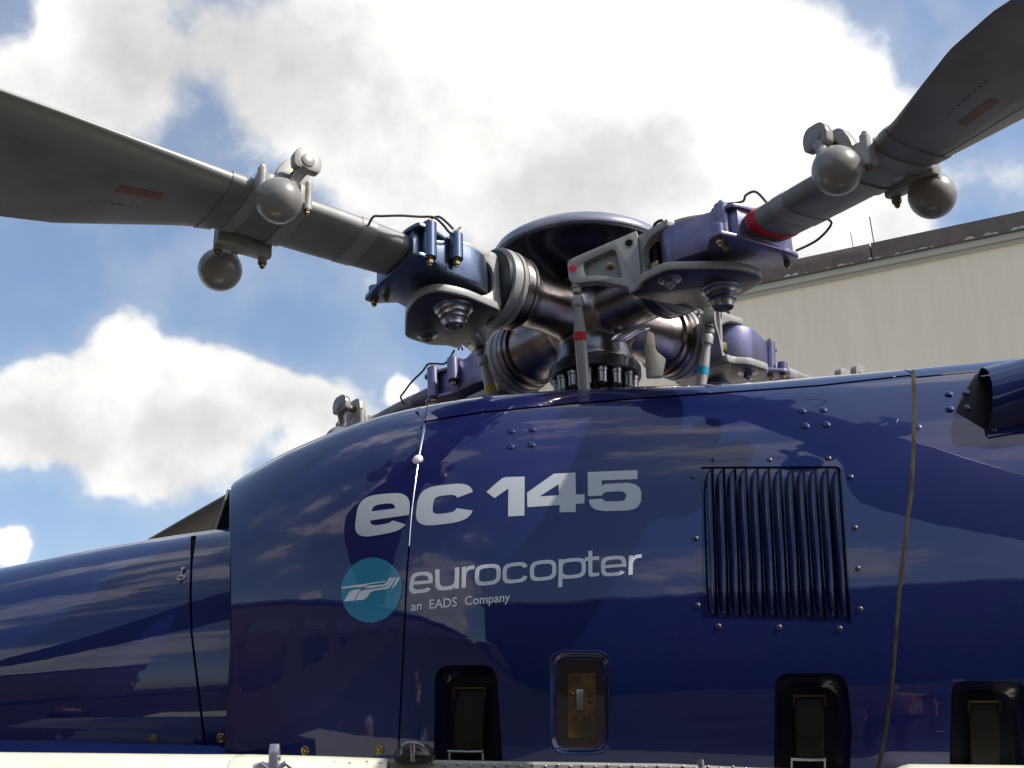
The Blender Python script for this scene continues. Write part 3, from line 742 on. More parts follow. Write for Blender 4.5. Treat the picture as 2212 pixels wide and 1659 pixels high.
bm = bmesh.new(); tube(bm, bez([(-.025, -.045, -.005), (-.024, -.05, .012), (-.01, -.052, .02), (.012, -.05, .018), (.026, -.046, .010)], 5), .004); cyl(bm, (0, -.05, .0), (0, -.052, .016), .007); cyl(bm, (0, -.046, -.022), (0, -.05, .0), .005)
link('knob_clip', tomesh('knob_clip', bm, STEEL), kn, Matrix.Translation(P))
P = Vector(atY(np.array(1514.), np.array(1655.), 3.38)); bm = bmesh.new(); lathe(bm, (0, 0, -.02), (0, 0, 1), [(0, .006), (.02, .006), (.021, .009), (.034, .009), (.036, .006)], 14)
link('rail_stud', tomesh('rail_stud', bm, STEEL), rail2, Matrix.Translation(P))

# ------------------------------------------------------------------ lettering
def se(x0, y0, x1, y1, n, a0, a1, k=26):
    out = []; cx, cy, a, b = (x0+x1)/2, (y0+y1)/2, (x1-x0)/2, (y1-y0)/2
    for i in range(k+1):
        ph = rad(a0+(a1-a0)*i/k); c, s = math.cos(ph), math.sin(ph)
        out.append((cx+a*math.copysign(abs(c)**(2/n), c), cy-b*math.copysign(abs(s)**(2/n), s)))
    return out
def glyph(ch, sx, sy, n=3.6):
    I = (sx, sy, 1-sx, 1-sy); ni = n*1.05
    if ch == 'o': return [se(0, 0, 1, 1, n, 0, 354, 48), se(*I, ni, 0, 354, 40)]
    if ch == 'c': return [se(0, 0, 1, 1, n, 17, 343, 48)+se(*I, ni, 338, 22, 40)]
    if ch == 'e':
        b0, b1 = .5-sy*.42, .5+sy*.45
        low = [p for p in se(*I, ni, 322, 180, 34) if p[1] > b1+.01]
        o = [(1, b1)]+[p for p in se(0, 0, 1, 1, n, 4, 327, 48)]+low+[(sx, b1)]
        h = [p for p in se(*I, ni, 180, 0, 30) if p[1] < b0-.01]
        return [o, [(sx, b0)]+h+[(1-sx, b0)]]
    if ch == 'u': return [[(0, 0)]+[p for p in se(0, 0, 1, 1, n, 185, 270, 14)]+[(.7, 1), (1-sx, .9), (1-sx, 1), (1, 1), (1, 0), (1-sx, 0)]+[p for p in se(sx, -.2, 1-sx, 1-sy, ni, 358, 182, 24) if p[1] > .1]+[(sx, 0)]]
    if ch == 'r': return [[(0, 0), (sx, 0), (sx, .13), (sx+.12, .03), (sx+.3, 0), (1, 0), (1, sy), (.66, sy), (sx+.17, sy+.05), (sx+.03, sy+.16), (sx, .45), (sx, 1), (0, 1)]]
    if ch == 'p':
        arc = [p for p in se(0, 0, 1, 1, n, -125, 125, 44) if p[0] > sx+.02]
        return [[(0, 0), (0, 1.38), (sx, 1.38), (sx, .93)]+arc+[(sx, .07), (sx, 0)], se(*I, ni, 0, 354, 40)]
    if ch == 't':
        return [[(.24, -.3), (.24, 0), (0, 0), (0, sy), (.24, sy), (.24, .75), (.27, .9), (.36, .98), (.5, 1), (1, 1), (1, 1-sy), (.62, 1-sy), (.52, .93-sy), (.24+sx, .75), (.24+sx, sy), (.97, sy), (.97, 0), (.24+sx, 0), (.24+sx, -.3)]]
def zl(x, y): return (682.7+x*.3472, 981.4+y*.3472)
def cellmap(quad, loops):
    TL, TR, BR, BL = [np.array(zl(*q)) for q in quad]; out = []
    for l in loops:
        out.append([tuple(TL*(1-u)*(1-v)+TR*u*(1-v)+BR*u*v+BL*(1-u)*v) for u, v in l])
    return out
def letters(name, items, m, off=.0012, label=None, parent=None):
    """items: list of loop sets in picture coordinates -> one mesh per word, each letter a child sheet"""
    w = None
    for k, loops in enumerate(items):
        o = skin('letter', YMain, loops[0], loops[1:], m=m, off=off, thick=.0012, cell=9, parent=parent)
        w = o
def clip_joint(l): return l
big = [cellmap([(268, 262), (588, 232), (572, 470), (232, 530)], glyph('e', .27, .245, 3.4)),
       cellmap([(642, 208), (982, 172), (976, 412), (612, 458)], glyph('c', .28, .27, 3.4)),
       [[zl(*p) for p in [(1060, 235), (1158, 150), (1185, 143), (1298, 140), (1296, 382), (1195, 388), (1197, 214), (1110, 274)]]],
       [[zl(*p) for p in [(1313, 240), (1480, 122), (1614, 115), (1616, 252), (1670, 250), (1670, 306), (1616, 309), (1616, 360), (1516, 362), (1516, 317), (1315, 330)]], [zl(*p) for p in [(1390, 264), (1512, 256), (1510, 186)]]],
       [[zl(*p) for p in [(1690, 112), (2000, 100), (1999, 155), (1778, 163), (1777, 198), (1800, 186), (1940, 179), (1985, 188), (2013, 208), (2024, 240), (2022, 292), (2005, 325), (1980, 342), (1940, 350), (1800, 355), (1740, 347), (1712, 325), (1700, 300), (1697, 283), (1783, 277), (1788, 288), (1805, 294), (1880, 294), (1915, 290), (1929, 272), (1928, 245), (1912, 234), (1880, 231), (1810, 235), (1790, 242), (1778, 258), (1692, 262)]]]]
letters('model_lettering', big, SILVERTXT, parent=p_mid)
sx_, sy_ = .155, .165
cells = [('e', [(592, 736), (728, 728), (722, 856), (574, 872)]), ('u', [(742, 718), (890, 703), (888, 836), (742, 854)]), ('r', [(908, 702), (985, 692), (982, 818), (906, 834)]),
         ('o', [(990, 692), (1150, 678), (1148, 805), (988, 824)]), ('c', [(1162, 682), (1318, 666), (1316, 793), (1160, 810)]), ('o', [(1332, 668), (1496, 652), (1494, 778), (1330, 795)]),
         ('p', [(1510, 654), (1680, 640), (1678, 766), (1508, 780)]), ('t', [(1672, 643), (1764, 634), (1762, 756), (1674, 770)]), ('e', [(1774, 640), (1930, 627), (1928, 751), (1772, 765)]), ('r', [(1946, 632), (2026, 622), (2024, 742), (1944, 752)])]
thin = []
for ch, q in cells:
    wdt = q[1][0]-q[0][0]; s = 25/wdt
    thin.append(cellmap(q, glyph(ch, s if ch != 'r' else .33, .175, 3.4)))
letters('maker_lettering', thin, WHITETXT, parent=p_mid)
# small line of text, set with the built-in font and mapped onto the skin
def fonttext(txt, quad, m):
    for o_ch in [txt]:
        cu = bpy.data.curves.new('t', 'FONT'); cu.body = txt; cu.resolution_u = 3; cu.offset = .012
        to = bpy.data.objects.new('t', cu); COL.objects.link(to)
        me = bpy.data.meshes.new_from_object(to.evaluated_get(bpy.context.evaluated_depsgraph_get()))
        bpy.data.objects.remove(to)
        co = np.zeros(len(me.vertices)*3); me.vertices.foreach_get('co', co); co = co.reshape(-1, 3)
        bm = bmesh.new(); bm.from_mesh(me)
        x0, x1 = co[:, 0].min(), co[:, 0].max()
        TL, TR, BR, BL = [np.array(zl(*q)) for q in quad]
        A = []
        for v in bm.verts:
            u = (v.co.x-x0)/(x1-x0); w = 1-v.co.y/.70; A.append(TL*(1-u)*(1-w)+TR*u*(1-w)+BR*u*w+BL*(1-u)*w)
        A = np.array(A); P = WP(YMain, A[:, 0], A[:, 1], .0022)
        for v, p in zip(bm.verts, P): v.co = p
        bmesh.ops.recalc_face_normals(bm, faces=bm.faces)
        link('small_lettering', tomesh('small_lettering', bm, m, 0), p_mid)
fonttext('an', [(595, 918), (662, 911), (660, 967), (593, 976)], WHITETXT)
fonttext('EADS', [(708, 905), (880, 890), (879, 946), (708, 962)], WHITETXT)
fonttext('Company', [(928, 884), (1210, 860), (1208, 914), (928, 940)], WHITETXT)
# emblem
circ = [zl(345+187.5*math.cos(a)+6*math.sin(a)*0, 845+202*math.sin(a)-10*math.cos(a)) for a in np.linspace(0, 2*math.pi, 73)[:-1]]
disc = skin('emblem_disc', YMain, circ, m=TEAL, off=.0012, thick=.0012, cell=10, parent=p_nose)
for pl in [[(162, 828), (432, 789), (431, 796), (320, 812), (322, 819), (300, 826), (268, 829), (262, 826), (163, 837)],
           [(176, 917), (206, 866), (218, 852), (236, 846), (286, 839), (264, 862), (240, 911)],
           [(246, 909), (270, 864), (282, 851), (302, 845), (430, 829), (452, 819), (484, 768), (499, 767), (464, 828), (448, 838), (362, 850), (338, 862), (318, 892), (300, 905)],
           [(300, 834), (330, 818), (426, 811), (436, 803), (460, 770), (478, 769), (448, 814), (434, 822), (330, 835)],
           [(474, 834), (508, 767), (523, 766), (500, 812), (482, 834)]]:
    skin('emblem_shape', YMain, [zl(*p) for p in pl], m=WHITETXT, off=.0026, thick=.001, cell=12, parent=p_nose)

# ------------------------------------------------------------------ the rotor (parts of the helicopter)
H = Vector((.274, 4.27, 3.45)); TH = -2.469
AZ = {'A': TH, 'B': TH+math.pi/2, 'C': TH-math.pi/2, 'D': TH+math.pi}
AM = {k: Matrix.Translation(H)@Matrix.Rotation(a, 4, 'Z')@Matrix.Rotation(rad({'A': -1.43, 'B': -1.43, 'C': 2.4, 'D': .2}[k]), 4, 'Y') for k, a in AZ.items()}
FM = {k: AM[k]@Matrix.Rotation(rad(q), 4, 'X') for k, q in {'A': 4.5, 'B': 1, 'C': 3, 'D': 3}.items()}      # feathering of each blade, leading edge up
# one-piece titanium hub: tubes blended into a central body
bm = bmesh.new()
for k in 'ABCD':
    d = AM[k].to_3x3()@V(1, 0, 0); lathe(bm, (0, 0, 0), d, [(0, .104), (.15, .096), (.20, .092), (.24, .094), (.29, .098), (.32, .108), (.36, .112)], 40)
sphere(bm, (0, 0, .0), .15, 32, 20); lathe(bm, (0, 0, .03), (0, 0, -1), [(0, .13), (.10, .118), (.15, .120), (.18, .130), (.20, .140), (.21, .142)], 48)
me = bpy.data.meshes.new('rotor_hub'); bm.to_mesh(me); bm.free(); tmp = bpy.data.objects.new('tmp', me); COL.objects.link(tmp)
md = tmp.modifiers.new('r', 'REMESH'); md.mode = 'VOXEL'; md.voxel_size = .0065
md = tmp.modifiers.new('s', 'SMOOTH'); md.iterations = 14; md.factor = .7
hub_me = bpy.data.meshes.new_from_object(tmp.evaluated_get(bpy.context.evaluated_depsgraph_get())); bpy.data.objects.remove(tmp)
hub_me.materials.clear(); hub_me.materials.append(TITAN); hub_me.shade_smooth(); hub_me.name = 'rotor_hub'
HT = Matrix.Translation(H); hub = link('rotor_hub', hub_me, ROOT, HT, label='bare bronze-grey titanium rotor hub with four tubular arms')
bm = bmesh.new(); lathe(bm, (0, 0, -.178), (0, 0, -1), [(-.004, .135), (0, .148), (.006, .151), (.036, .151), (.042, .146), (.045, .13)], 64); bev(bm, .001)
ring = link('mast_flange', tomesh('mast_flange', bm, DARKST), ROOT, HT)
bm = bmesh.new(); lathe(bm, (0, 0, -.218), (0, 0, -1), [(0, .100), (.12, .098), (.13, .16), (.5, .17)], 48)
link('mast', tomesh('mast', bm, mat('mast black', (.012, .012, .014), rough=.4, metal=.5)), ROOT, HT)
bm = bmesh.new(); lathe(bm, (0, 0, 0), (0, 0, -1), [(0, .019), (.012, .019), (.014, .0165), (.026, .0165)], 24)
bm2 = lathe(bm, (0, 0, -.026), (0, 0, -1), [(0, .0155), (.022, .0155), (.025, .013), (.025, .009), (.018, .008)], 12)
mb = tomesh('mast_bolt', bm, STEEL, 30)
for i in range(16):
    a = 2*math.pi*(i+.3)/16; link('mast_bolt', mb, ring, HT@Matrix.Translation((.124*math.cos(a),   .124*math.sin(a), -.222)))
# domed cap
bm = bmesh.new(); R_ = .302
lathe(bm, (0, 0, .214), (0, 0, 1), [(0, .10), (-.10, .11), (-.075, .19), (-.045, .245), (-.018, .272), (-.012, R_-.004), (-.004, R_-.001), (.0, R_-.003), (.01, R_*.9), (.012, .02)], 96)
for v in bm.verts: pass
link('hub_cap', tomesh('hub_cap', bm, [CAP], 50), ROOT, Matrix.Translation((-.028, 0, 0))@HT, label='shallow dark domed cap over the rotor hub')
bm = bmesh.new(); lathe(bm, (0, 0, .214), (0, 0, 1), [(-.003, R_-.012), (-.003, R_+.001), (.0, R_+.003), (.012, R_+.001), (.028, R_-.006), (.044, R_-.024), (.058, R_*.8), (.070, R_*.5), (.075, .02)], 96)
link('cap_dome', tomesh('cap_dome', bm, mat('lacquered dome', (.24, .24, .30), rough=.3, metal=.3, coat=1.), 60), ROOT, Matrix.Translation((-.028, 0, 0))@HT)
bm = bmesh.new(); lathe(bm, (0, 0, .05), (0, 0, 1), [(0, .12), (.09, .125), (.10, .10)], 40)
link('cap_support', tomesh('cap_support', bm, DARKST), ROOT, HT)

P_ = {}
def proto(name, bm, m, w=.0018, ang=32, smooth=38):
    if w: bev(bm, w, 2, ang)
    P_[name] = tomesh(name, bm, m, smooth)
# flange rings on the arm
bm = bmesh.new(); lathe(bm, (.318, 0, 0), (1, 0, 0), [(0, .105), (.004, .120), (.012, .121), (.014, .116), (.026, .116), (.028, .123), (.046, .123), (.048, .11)], 56)
proto('arm_collar', bm, TITAN, 0)
bm = bmesh.new(); lathe(bm, (.366, 0, 0), (1, 0, 0), [(0, .11), (.002, .124), (.006, .127), (.018, .127), (.020, .122), (.030, .122), (.032, .128), (.056, .128), (.060, .12)], 56); 
proto('bearing_ring', bm, GREYP, .001)
bm = bmesh.new(); lathe(bm, (.424, 0, 0), (1, 0, 0), [(0, .10), (0, .120), (.012, .116), (.014, .10)], 48)
proto('seal_ring', bm, CABLE, 0)
PARTS = {}            # small repeated fasteners: name -> list of (mesh, local matrix)
def at(p, ax, mesh):
    x, y, z = frame(ax); M = Matrix((x, y, z)).transposed().to_4x4(); M.translation = Vector(p); return (mesh, M)
def nutmesh(r, h, m, **k):
    bm = bmesh.new(); hexbolt(bm, (0, 0, 0), (0, 0, 1), r, h, **k); return tomesh('nut', bm, m, 38)
rbm = nutmesh(.006, .010, STEEL)
PARTS['ring_bolt'] = [at((.366, .116*math.cos(2*math.pi*(i+.5)/12), .116*math.sin(2*math.pi*(i+.5)/12)), (-1, 0, 0), rbm) for i in range(12)]
# fork
bm = bmesh.new()
cpf = rpoly([(.410, -.100), (.44, -.117), (.56, -.117), (.56, -.093), (.49, -.090), (.438, -.055), (.438, .026), (.49, .058), (.56, .060), (.56, .083), (.44, .083), (.410, .074)], [.01, .02, 0, 0, .03, .035, .035, .03, 0, 0, .02, .01])
prism(bm, cpf, (-.012, -.172, 0), (1, 0, 0), (0, 0, 1), (.035, .235, 0))
low = rpoly([(.400, -.165), (.402, -.225), (.435, -.218), (.49, -.248), (.590, -.245), (.690, -.09), (.712, .0), (.69, .068), (.60, .088), (.434, .064)], [.01, .02, .02, .02, .03, .05, .05, .05, .05, .02])
prism(bm, low, (0, 0, -.1195), (1, 0, 0), (0, 1, 0), (0, 0, .025))
upp = rpoly([(.400, -.165), (.48, -.160), (.58, -.140), (.655, -.07), (.68, .0), (.65, .05), (.58, .072), (.434, .060)], [.01, .04, .05, .05, .06, .05, .06, .02])
prism(bm, upp, (0, 0, .0585), (1, 0, 0), (0, 1, 0), (0, 0, .0265))
bev(bm, .0035, 2, 40)
P_['blade_fork'] = tomesh('blade_fork', bm, GREYP, 38)
# pads and underside plate in bare metal
bm = bmesh.new(); low2 = [(a*.965+.019, b*.95-.004) for a, b in low]
prism(bm, low2, (0, 0, -.1215), (1, 0, 0), (0, 1, 0), (0, 0, .004)); proto('wear_plate', bm, mat('worn steel', (.13, .115, .12), rough=.33, metal=.9, vary=(9, (.09, .08, .07), .4, .65, (1, 1, 1))), .0008)
# main pin under and over
bm = bmesh.new(); lathe(bm, (.575, .0, -.1195), (0, 0, -1), [(0, .062), (.006, .060), (.010, .050), (.014, .047), (.024, .047), (.027, .043), (.030, .040), (.034, .042), (.040, .042), (.043, .036), (.050, .033), (.062, .032), (.064, .027), (.052, .024), (.052, .004)], 40)
proto('blade_pin', bm, STEEL, 0)
bm = bmesh.new(); lathe(bm, (.575, .0, .084), (0, 0, 1), [(0, .058), (.008, .056), (.012, .045), (.024, .044), (.027, .038)], 32)
proto('pin_head', bm, GREYP, 0)
bm = bmesh.new(); lathe(bm, (.545, -.185, -.1195), (0, 0, -1), [(0, .036), (.003, .035), (.005, .026), (.006, .024)], 28); hexbolt(bm, (.545, -.185, -.1245), (0, 0, -1), .017, .020)
proto('fork_bolt', bm, STEEL, 0)
cm = bmesh.new(); tube(cm, bez([(-.03, 0, 0), (-.02, 0, .022), (.01, 0, .022), (.016, 0, 0)], 4), .005, 8); hexbolt(cm, (0, .016, 0), (0, 0, 1), .009, .012); cm = tomesh('top_clip', cm, DARKST, 38)
PARTS['top_clip'] = [(cm, Matrix.Translation((x, y, .083))) for x, y in [(.43, -.10), (.49, -.145), (.43, .0)]]
# horn
e = V(-.80, -.60, 0).normalized(); nrm = V(.60, -.80, 0).normalized(); O = V(.406, -.155, 0)
horn = rpoly([(0, -.113), (.05, -.085), (.13, -.052), (.210, -.048), (.222, -.03), (.222, .028), (.20, .038), (.05, .078), (0, .092)], [0, .03, .03, .01, .01, .01, .02, .02, 0])
pk = rpoly([(.055, -.060), (.12, -.036), (.17, -.032), (.175, .016), (.07, .048)], [.015, .02, .01, .01, .02])
bm = bmesh.new()
def prism_hole(bm, outer, hole, O, ex, ey, ez, mi=0):
    a = [Vector((p[0], p[1], 0)) for p in outer]; b = [Vector((p[0], p[1], 0)) for p in hole]; allp = a+b; T = tessellate_polygon([a, b])
    v0 = [bm.verts.new(O+ex*p.x+ey*p.y) for p in allp]; v1 = [bm.verts.new(v.co+ez) for v in v0]
    for t in T:
        try: bm.faces.new([v0[i] for i in t]); bm.faces.new([v1[i] for i in t][::-1])
        except ValueError: pass
    for lo, n in ((0, len(a)), (len(a), len(b))):
        for i in range(n): bm.faces.new((v0[lo+i], v0[lo+(i+1) % n], v1[lo+(i+1) % n], v1[lo+i]))
    bmesh.ops.recalc_face_normals(bm, faces=bm.faces)
prism_hole(bm, horn, pk, O+nrm*.0, e, V(0, 0, 1), nrm*.036)
P_['pitch_horn'] = None
prism(bm, [(p[0], p[1]) for p in rpoly([(.045, -.064), (.115, -.041), (.18, -.037), (.182, .021), (.062, .056)], .01)], O+nrm*.004, e, V(0, 0, 1), nrm*.008)
lathe(bm, O+e*.026+V(0, 0, .054)+nrm*.0355, nrm, [(0, .016), (.0025, .016), (.0026, .010)], 20, mi=0)
cyl(bm, O+e*.203+V(0, 0, -.075)+nrm*.018, O+e*.203+V(0, 0, -.046)+nrm*.018, .014)
bevd = [x for x in bm.edges]; bev(bm, .002, 2, 50)
P_['pitch_horn'] = tomesh('pitch_horn', bm, GREYP, 38)
bm = bmesh.new(); hexbolt(bm, O+e*.095+V(0, 0, -.0)+nrm*.012, nrm, .011, .016); proto('horn_bolt', bm, GOLD, 0)
bm = bmesh.new(); lathe(bm, O+e*.026+V(0, 0, .054)+nrm*.0375, nrm, [(0, .0115), (.0012, .0115)], 20); lathe(bm, O+e*.05+V(0, 0, .05)+nrm*.030, nrm, [(0, .002), (.0012, .002)], 8); proto('horn_hole', bm, CAVITY, 0)
bm = bmesh.new(); hp = O+e*.207+V(0, 0, .0)+nrm*.0362; lathe(bm, hp, nrm, [(0, .012), (.0012, .012)], 20); proto('paint_dot', bm, RED, 0)
# brass tag inside the fork
bm = bmesh.new(); box(bm, (.452, -.152, -.035), (.05, .010, .03)); proto('brass_tag', bm, GOLD, .002)
bm = bmesh.new(); prism(bm, rpoly([(-.148, -.080), (.045, -.080), (.045, .050), (-.148, .050)], .02), (.434, 0, 0), (0, 1, 0), (0, 0, 1), (.035, 0, 0)); proto('dark_liner', bm, CAVITY, .003)  # dark liner added for the fork interior's shade and dark material
# sleeve holding the blade root
bm = bmesh.new()
arc_ = [(.572-.128*math.cos(q), -.042+.138*math.sin(q)) for q in np.linspace(-math.pi/2, math.pi/2, 22)]
plan = arc_+[(.69, .106), (.76, .108), (.78, .108), (.78, -.108), (.76, -.112), (.69, -.142)]
prism(bm, plan, (0, 0, -.066), (1, 0, 0), (0, 1, 0), (0, 0, .116))
prism(bm, rpoly([(.60, .08), (.74, .135), (.78, .135), (.79, .09), (.79, -.09), (.78, -.185), (.745, -.19), (.62, -.10)], .012), (0, 0, -.0655), (1, 0, 0), (0, 1, 0), (0, 0, .012))
prism(bm, rpoly([(.60, .08), (.74, .135), (.78, .135), (.79, .09), (.79, -.09), (.78, -.13), (.745, -.13), (.62, -.08)], .012), (0, 0, .036), (1, 0, 0), (0, 1, 0), (0, 0, .012))
for x, y, z in [(.735, .128, -.062), (.735, -.125, -.062), (.635, .118, -.030)]:
    cyl(bm, (x, y, z), (x, y, .062), .021, ch=.003, seg=28)
cyl(bm, (.755, -.165, -.066), (.755, -.165, -.02), .018, ch=.003)
bev(bm, .0015, 2, 45)
P_['root_sleeve'] = tomesh('root_sleeve', bm, ANOD, 38); P_['root_sleeve_v'] = P_['root_sleeve'].copy(); P_['root_sleeve_v'].materials[0] = ANODP
n1_ = nutmesh(.0105, .019, GOLD); n2_ = nutmesh(.008, .011, GOLD)
TB = [(.735, .128, -.062), (.735, -.125, -.062), (.635, .118, -.030)]
PARTS['sleeve_nut'] = [at((x, y, z), (0, 0, -1), n1_) for x, y, z in TB]+[at((x, y, .062), (0, 0, 1), n2_) for x, y, z in TB]+[at((.755, -.165, -.066), (0, 0, -1), n1_)]
gm = bmesh.new(); tube(gm, bez([(-.02, 0, 0), (-.02, 0, .03), (0, 0, .04)], 3), .007); hexbolt(gm, (0, 0, .04), (1, 0, .3), .008, .012); gm = tomesh('cable_lug', gm, GOLD, 38)
PARTS['cable_lug'] = [(gm, Matrix.Translation((.68, .045, .056)))]
bm = bmesh.new()
tube(bm, bez([(.93, .105, .0), (.925, .125, .02), (.90, .13, .028), (.84, .14, .045), (.78, .14, .062), (.735, .15, .070), (.70, .145, .06), (.66, .13, .05), (.62, .12, .09)], 6), .0038, 8)
tube(bm, bez([(.68, .045, .142), (.66, .06, .147), (.64, .07, .13), (.62, .08, .105)], 6), .0038, 8)
proto('bonding_cable', bm, CABLE, 0)
bm = bmesh.new()
tube(bm, bez([(.52, .03, .105), (.56, .0, .128), (.62, -.02, .136), (.68, .02, .132), (.72, .0, .132), (.78, -.02, .110), (.83, -.03, .045)], 6), .0038, 8)
hexbolt(bm, (.62, -.02, .085), (0, 0, 1), .008, .040)
tube(bm, bez([(.755, .15, -.03), (.80, .20, .0), (.86, .20, .03), (.87, .13, .03)], 6), .0038, 8)
proto('bonding_cable2', bm, CABLE, 0)

# blade
def secpts(x, t0, t1, T, k, hz, n=22):
    """k: 0 rounded block, 1 aerofoil; t1 is the leading side"""
    out = []; c = t1-t0
    for i in range(2*n):
        a = math.pi*2*i/(2*n)          # start at the trailing edge, go over the top
        cx = .5+.5*math.cos(a); sg = 1 if math.sin(a) >= 0 else -1
        se_ = abs(math.sin(a))**(.62); xx = 1-cx
        xl = 1-(.5-.5*math.copysign(abs(math.cos(a))**.62, math.cos(a)))   # block spacing
        q = 1-cx                        # 0 at cos=1 (a=0) -> trailing
        xle = cx if False else (1-q)
        u = 1-(.5+.5*math.cos(a))       # 0 trailing(a=0) .. 1 leading
        xl2 = .5-.5*math.copysign(abs(math.cos(a))**.7, math.cos(a))
        X = 1-u                          # distance from the leading edge
        naca = 5*(.2969*math.sqrt(max(X, 0))-.126*X-.3516*X*X+.2843*X**3-.1036*X**4)
        yb = .5*se_
        uu = xl2*(1-k)+u*k; y = sg*(yb*(1-k)+naca*k)*T
        out.append((x, t0+c*uu, y+hz))
    return out
bm = bmesh.new(); rows = []
keys_r = [.70, .80, 1.0, 1.12, 1.20, 1.28, 1.40, 1.55, 1.70, 1.85, 2.05, 2.4, 3.2, 4.4, 5.6]
kt0 = [-.075, -.085, -.100, -.104, -.106, -.112, -.165, -.25, -.33, -.375, -.39, -.38, -.34, -.30, -.28]
kt1 = [.08, .092, .106, .108, .108, .110, .118, .126, .134, .142, .148, .15, .15, .15, .15]
kT = [.075, .075, .072, .07, .07, .066, .060, .056, .052, .05, .048, .046, .045, .044, .04]
kk = [0, 0, 0, 0, 0, .15, .45, .75, .9, 1, 1, 1, 1, 1, 1]
def droop(r): return -.006*max(0, r-1.9)**2 if r < 3.2 else -.006*1.69-.016*(r-3.2)
rs = sorted(set(list(np.linspace(.70, 2.4, 60))+list(np.linspace(2.4, 5.6, 24))))
def bsec(r, grow=0., th=0.):
    f = lambda K: float(np.interp(r, keys_r, K))
    tw = rad(4); q = secpts(r, f(kt0)-grow, f(kt1)+grow, f(kT)+2*grow, f(kk), 0)
    return [(x, y*math.cos(tw)-z*math.sin(tw), y*math.sin(tw)+z*math.cos(tw)+droop(r)) for x, y, z in q]
for r in rs: rows.append([bm.verts.new(p) for p in bsec(r)])
for a, b in zip(rows, rows[1:]):
    for i in range(len(a)): bm.faces.new((a[i], a[(i+1) % len(a)], b[(i+1) % len(a)], b[i]))
bm.faces.new(rows[0][::-1]); bm.faces.new(rows[-1]); bmesh.ops.recalc_face_normals(bm, faces=bm.faces)
P_['rotor_blade'] = tomesh('rotor_blade', bm, BLADEP, 60)
def band(name, r0_, r1_, m, grow=.0016, slant=0., n=5):
    bm = bmesh.new(); rows = []
    S_ = [(r0_, 0)]+[(r0_+(r1_-r0_)*i/n, grow) for i in range(n+1)]+[(r1_, 0)]
    for r, g in S_:
        q0 = bsec(r, g); q = []
        for i, p in enumerate(q0):
            rr = r+slant*(p[1]-.02); s = bsec(rr, g)[i]; q.append(s)
        rows.append([bm.verts.new(p) for p in q])
    for a, b in zip(rows, rows[1:]):
        for i in range(len(a)): bm.faces.new((a[i], a[(i+1) % len(a)], b[(i+1) % len(a)], b[i]))
    bmesh.ops.recalc_face_normals(bm, faces=bm.faces); P_[name] = tomesh(name, bm, m, 50)
band('tape_band', .895, .945, BLADET)
band('clamp_band', 1.125, 1.165, BLADET, .005); band('clamp_band2', 1.265, 1.30, BLADET, .005)
band('root_band', .792, .825, RED, .002); band('root_band_b', .792, .825, BLU, .002)
band('leading_boot', 1.32, 1.36, BLADEP, .004)
# leading edge erosion strip
bm = bmesh.new(); rows = []
for r in np.linspace(1.36, 5.5, 60):
    q = bsec(float(r), .0012); n = len(q); sel = [q[i] for i in range(n//2-7, n//2+8)]; rows.append([bm.verts.new(p) for p in sel])
for a, b in zip(rows, rows[1:]):
    for i in range(len(a)-1): bm.faces.new((a[i], a[i+1], b[i+1], b[i]))
bmesh.ops.recalc_face_normals(bm, faces=bm.faces); P_['erosion_strip'] = tomesh('erosion_strip', bm, mat('erosion strip', (.24, .24, .23), rough=.42, metal=.2), 60)
# orange marking and stencil under the blade
def decal(name, r0_, r1_, u0, u1, m, off=.0012):
    bm = bmesh.new(); rows = []
    for r in np.linspace(r0_, r1_, 6):
        q = bsec(float(r), off); n = len(q); rows.append([bm.verts.new(q[i]) for i in range(n//2+u0, n//2+u1+1)])
    for a, b in zip(rows, rows[1:]):
        for i in range(len(a)-1): bm.faces.new((a[i], a[i+1], b[i+1], b[i]))
    bmesh.ops.recalc_face_normals(bm, faces=bm.faces)
    P_[name] = tomesh(name, bm, m, 0)
decal('orange_mark', 1.50, 1.62, 10, 11, ORG)
bm = bmesh.new(); rnd_ = random.Random(3)
for row, (u0_, ra, rb) in enumerate([(.40, 1.52, 1.66)]):
    r = ra
    while r < rb:
        w_ = rnd_.uniform(.004, .010); hgt = .0035
        q0 = bsec(r, .0013); n = len(q0); i0 = n//2+11; f_ = (u0_-.33)/.1
        a_ = Vector(q0[i0]).lerp(Vector(q0[i0+3]), .15+f_*.7); b_ = Vector(q0[i0]).lerp(Vector(q0[i0+3]), .15+f_*.7+.10)
        vv = [bm.verts.new(p) for p in (a_, b_, b_+V(w_, 0, 0), a_+V(w_, 0, 0))]; bm.faces.new(vv); r += w_+rnd_.choice([.003, .004, .012])
STEN = tomesh('stencil_text', bm, INK, 0)

